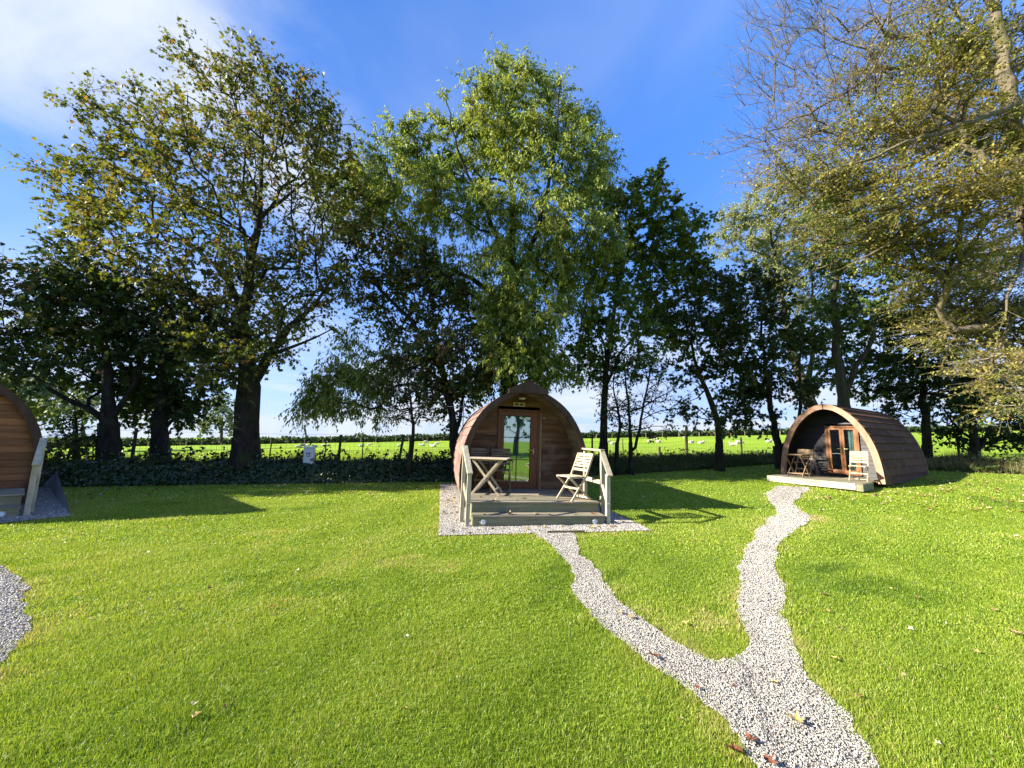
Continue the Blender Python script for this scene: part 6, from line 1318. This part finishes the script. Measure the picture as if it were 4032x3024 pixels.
SHEEP = [
 (-31.5, 57.8, 'lying', 20, 'sheep lying just left of the grazing one above the pale grey box'),
 (-29.5, 55.5, 'standing', 170, 'grazing sheep standing above the pale grey box, head down to the left'),
 (-34.1, 65.5, 'lying', 5, 'sheep lying beyond the grazing one above the pale grey box'),
 (-27.8, 55.5, 'lying', 190, 'sheep lying half behind the ivy spray right of the pale grey box'),
 (-29.4, 61.2, 'lying', 10, 'smaller sheep lying at the left of two, left of the middle thin fence post'),
 (-29.9, 63.5, 'lying', 0, 'longer sheep lying at the right of two, left of the middle thin fence post'),
 (-20.5, 53.5, 'lying', 30, 'sheep lying with raised head between two leaning fence posts'),
 (-22.6, 62.2, 'lying', 0, 'far flat-lying sheep beside the right-leaning fence post'),
 (-15.4, 54.2, 'lying', 15, 'sheep lying just left of the thin thorn tree stem'),
 (-11.8, 52.0, 'lying', 190, 'sheep lying just right of the thin thorn tree stem'),
 (-15.1, 69.0, 'standing', 10, 'standing sheep farthest back between the thorn tree and the middle pod'),
 (-11.6, 61.0, 'lying', 0, 'sheep lying behind another between the thorn tree and the middle pod'),
 (-8.9, 44.8, 'lying', 175, 'nearest sheep lying between the thorn tree and the middle pod'),
 (-9.2, 63.2, 'standing', 180, 'standing sheep partly cut off by the tiled side of the middle pod'),
 (13.9, 55.8, 'lying', 0, 'sheep lying just right of the straight trunk beside the middle pod'),
 (11.1, 42.5, 'lying', 60, 'nearer sheep lying by the thin crooked stem right of the middle pod'),
 (18.4, 51.5, 'lying', 5, 'sheep lying leftmost of three right of the two-stemmed bare tree'),
 (26.2, 70.2, 'lying', 170, 'sheep lying farthest back of three right of the two-stemmed bare tree'),
 (18.2, 47.8, 'lying', 40, 'sheep lying nearest of three right of the two-stemmed bare tree'),
 (36.7, 82.0, 'lying', 0, 'tiny lone sheep farthest off in the middle of the right pasture'),
 (21.0, 45.2, 'lying', 30, 'sheep lying left of the one below the black wire sleeve'),
 (21.3, 43.5, 'lying', 0, 'sheep lying directly below the black wire sleeve'),
 (22.0, 38.5, 'lying', 180, 'sheep lying against the standing one right of the leaning fence post'),
 (22.3, 38.0, 'standing', 0, 'large standing sheep right of the leaning fence post, facing right'),
 (28.9, 43.5, 'lying', 0, 'sheep lying left of the forked tree beside the double-door pod'),
 (26.9, 39.2, 'lying', 180, 'sheep glimpsed between the stems of the forked tree'),
]

for (x, y, kind, rz, label) in SHEEP:
    z = float(ground_z(x, y)); o = mesh_obj('sheep', SH[kind]); o.location = (x, y, z - .02); o.rotation_euler = (0, 0, R(rz)); o.scale = (.62,) * 3
    tag(o, label, 'sheep', 'cream sheep in the pasture')

# ------------------------------------------------------------------ fallen leaves
def leaf_mat2(nm, stops):
    return leaf_mat(nm, stops, .25, (1.1, 1, .8), .6, .3)
M['fallen'] = leaf_mat2('fallen_leaf', [(0, (.10, .05, .022)), (.3, (.23, .13, .05)), (.6, (.42, .31, .12)), (.85, (.55, .46, .24)), (1, (.62, .56, .40))])
M['fallen_yellow'] = leaf_mat2('yellow_fallen_leaf', [(0, (.48, .36, .10)), (1, (.66, .52, .20))])
M['fallen_brown'] = leaf_mat2('brown_fallen_leaf', [(0, (.14, .05, .025)), (1, (.26, .10, .05))])
def one_leaf(seed, size, mt, curl):
    r = np.random.default_rng(seed); m_ = 5
    out = []
    lob = [(.0, .62), (.5, .40), (1.0, .85), (1.5, .42), (2.1, 1.0), (2.62, .42), (math.pi, 1.12)]
    half = [(rr * math.sin(a), -rr * math.cos(a)) for a, rr in lob]
    ol = half + [(-a, b) for a, b in half[::-1][1:-1]]
    ol = np.array(ol) * r.uniform(.9, 1.1, (len(ol), 1))
    V = [(0, 0, 0)] + [(a * .5, b * .5, 0) for a, b in ol] + [(a, b, 0) for a, b in ol]; V = np.array(V, float); k = len(ol)
    V[:, 2] = curl * (V[:, 0] ** 2) * 1.1 + curl * .8 * np.maximum(0, V[:, 1]) ** 2 - curl * .25 * V[:, 1] + r.normal(0, .09, len(V)) - curl * .5 * np.abs(V[:, 0] + .4 * V[:, 1]); V[:, 2] -= V[:, 2].min()
    V *= size / 2
    F3 = [(0, 1 + j, 1 + (j + 1) % k) for j in range(k)]; F4 = [(1 + j, 1 + k + j, 1 + k + (j + 1) % k, 1 + (j + 1) % k) for j in range(k)]
    st = np.array([(-.012, -.6, .02), (.012, -.6, .02), (.006, -1.25, .12), (-.006, -1.25, .12)]) * size / 2; b = len(V); V = np.vstack([V, st]); F4.append((b, b + 1, b + 2, b + 3))
    return raw_mesh('fallen_leaf', V, [np.array(F3), np.array(F4)], [mt], r.uniform(.2, .9, len(F3) + len(F4)))
FALLEN = [
 (1.65, 2.40, .125, 'fallen_yellow', .9, .4, 'big pale yellow curled leaf on the gravel near the bottom of the picture'),
 (1.18, 2.18, .10, 'fallen_brown', 1.2, 1.1, 'red-brown curled leaf at the left gravel edge near the bottom'),
 (1.30, 2.26, .085, 'fallen_brown', 1.0, 2.4, 'small red-brown leaf next to the one at the left gravel edge'),
 (1.30, 2.12, .08, 'fallen_brown', 1.3, 4.0, 'lowest red-brown leaf at the left gravel edge'),
 (1.07, 3.02, .10, 'fallen_brown', 1.2, .6, 'rust leaf pair on the left gravel edge before the fork'),
 (1.10, 3.64, .085, 'fallen', .9, 2.0, 'tan leaf on the narrow path where it passes the grass wedge'),
 (1.02, 3.72, .075, 'fallen', 1.0, .2, 'small tan leaf left of another on the narrow path'),
 (1.27, 3.40, .07, 'fallen_brown', 1.1, 3.2, 'small brown leaf on the edge of the narrow path by the grass wedge'),
 (1.54, 3.55, .085, 'fallen_yellow', .6, 2.9, 'yellow-green leaf lying on the tip of the grass wedge'),
 (3.29, 4.25, .09, 'fallen', .8, 1.3, 'pale leaf alone on the lawn right of the path fork'),
 (2.40, 3.05, .08, 'fallen_yellow', .5, .9, 'pale yellow leaf among clover at the right gravel edge'),
 (1.47, 2.70, .05, 'fallen_brown', 1.0, 1.9, 'tiny dark red leaf in the middle of the forking gravel'),
 (1.22, 2.68, .05, 'fallen_brown', 1.0, .3, 'tiny brown leaf on the gravel left of the fork\'s middle'),
 (4.31, 3.50, .10, 'fallen', .9, 2.2, 'pale leaf on the lawn at the right picture edge'),
 (4.70, 3.95, .075, 'fallen', .8, .4, 'smaller pale leaf behind the one at the right picture edge'),
 (3.62, 3.20, .06, 'fallen_yellow', .6, 3.0, 'small pale leaf on the lawn left of the right picture edge'),
]

for i, (x, y, s, mt, cu, rz, label) in enumerate(FALLEN):
    o = mesh_obj('fallen_leaf', one_leaf(i, s, M[mt], cu * .5)); o.location = (x, y, float(ground_z(x, y)) + (.034 if inside(path_main, np.array([x]), np.array([y]))[0] else .03)); o.rotation_euler = (rb_.normal(0, .12), rb_.normal(0, .12), rz)
    tag(o, label, 'leaf', 'large fallen leaves near the front')
# the uncounted litter
def litter(n, fx, size):
    P_ = fx(n); x, y = P_[:, 0], P_[:, 1]; n = len(x); z = ground_z(x, y) + .03 + np.where(bank_d(x, y) < .1, 0, .05)
    return np.stack([x, y, z], -1), size * rb_.uniform(.6, 1.3, n)
def right_side(n):
    x = rb_.normal(14, 4.5, n); y = rb_.normal(12.0, 2.2, n); k = (bank_d(x, y) < .1) & (x < 24) & (y > 4) & (y < x * 1.2 + 2); return np.stack([x, y], -1)[k]
def left_side(n):
    x, y, q_, d = bank_points(n, -14, 1, -3.0, -.05); k = rb_.random(n) < np.exp(d / 1.1) + .12; return np.stack([x, y], -1)[k]
def mid_right(n):
    x, y, q_, d = bank_points(n, 1, 12, -4.5, .1); k = rb_.random(n) < np.exp(d / 1.5) + .15; return np.stack([x, y], -1)[k]
def on_pad(n):
    u, v = rb_.uniform(-1.75, 1.8, n), rb_.uniform(-.5, 3.5, n); k = (np.abs(u) > 1.36) | (v < -.08); return np.array([F1.w(a, b)[:2] for a, b in zip(u[k], v[k])])
def anywhere(n):
    y = rb_.uniform(2.2, 11, n); x = rb_.uniform(-1.3, 1.3, n) * y; k = bank_d(x, y) < 0; return np.stack([x, y], -1)[k]
PP = [litter(620, right_side, .085), litter(420, left_side, .085), litter(230, mid_right, .085), litter(260, on_pad, .07), litter(110, anywhere, .036)]
P_ = np.concatenate([a for a, b in PP]); S = np.concatenate([b for a, b in PP]); n = len(P_)
k = ~(inside(body1, P_[:, 0], P_[:, 1]) | inside(deck2, P_[:, 0], P_[:, 1])); P_, S = P_[k], S[k]; n = len(P_)
A = rand_dir(rb_, n) * np.array([1, 1, .25]); V, F, tri = leaf_arrays(P_, A, rand_dir(rb_, n) * .45 + np.array([0, 0, 1]), S, 'palm', .5, .7)
tag(mesh_obj('leaf_litter', raw_mesh('leaf_litter', V, [F], [M['fallen']], np.repeat(np.clip(rb_.normal(.66, .24, n), 0, 1), tri))), 'dry fallen leaves strewn over the lawn, pads and bank foot', 'fallen leaves', kind='stuff')
# a few leaves blown on to the middle pod's deck and step
u = np.r_[rb_.uniform(-1.1, 1.1, 9), rb_.uniform(-1.1, 1.15, 9)]; v = np.r_[rb_.uniform(.32, .9, 9), rb_.uniform(.03, .12, 9)]; zz_ = np.r_[np.full(9, .39), np.full(9, .20)]
P_ = np.array([F1.w(a, b, c) for a, b, c in zip(u, v, zz_)]); V, F, tri = leaf_arrays(P_, rand_dir(rb_, 18) * np.array([1, 1, .3]), rand_dir(rb_, 18) * .5 + np.array([0, 0, 1]), rb_.uniform(.05, .09, 18), 'palm', .5, .7)
tag(mesh_obj('deck_leaves', raw_mesh('deck_leaves', V, [F], [M['fallen']], np.repeat(rb_.uniform(.2, .9, 18), tri))), 'few curled leaves blown on to the middle pod\'s deck and step', 'fallen leaves', kind='stuff')
# daisies and pale flecks dotted through the turf
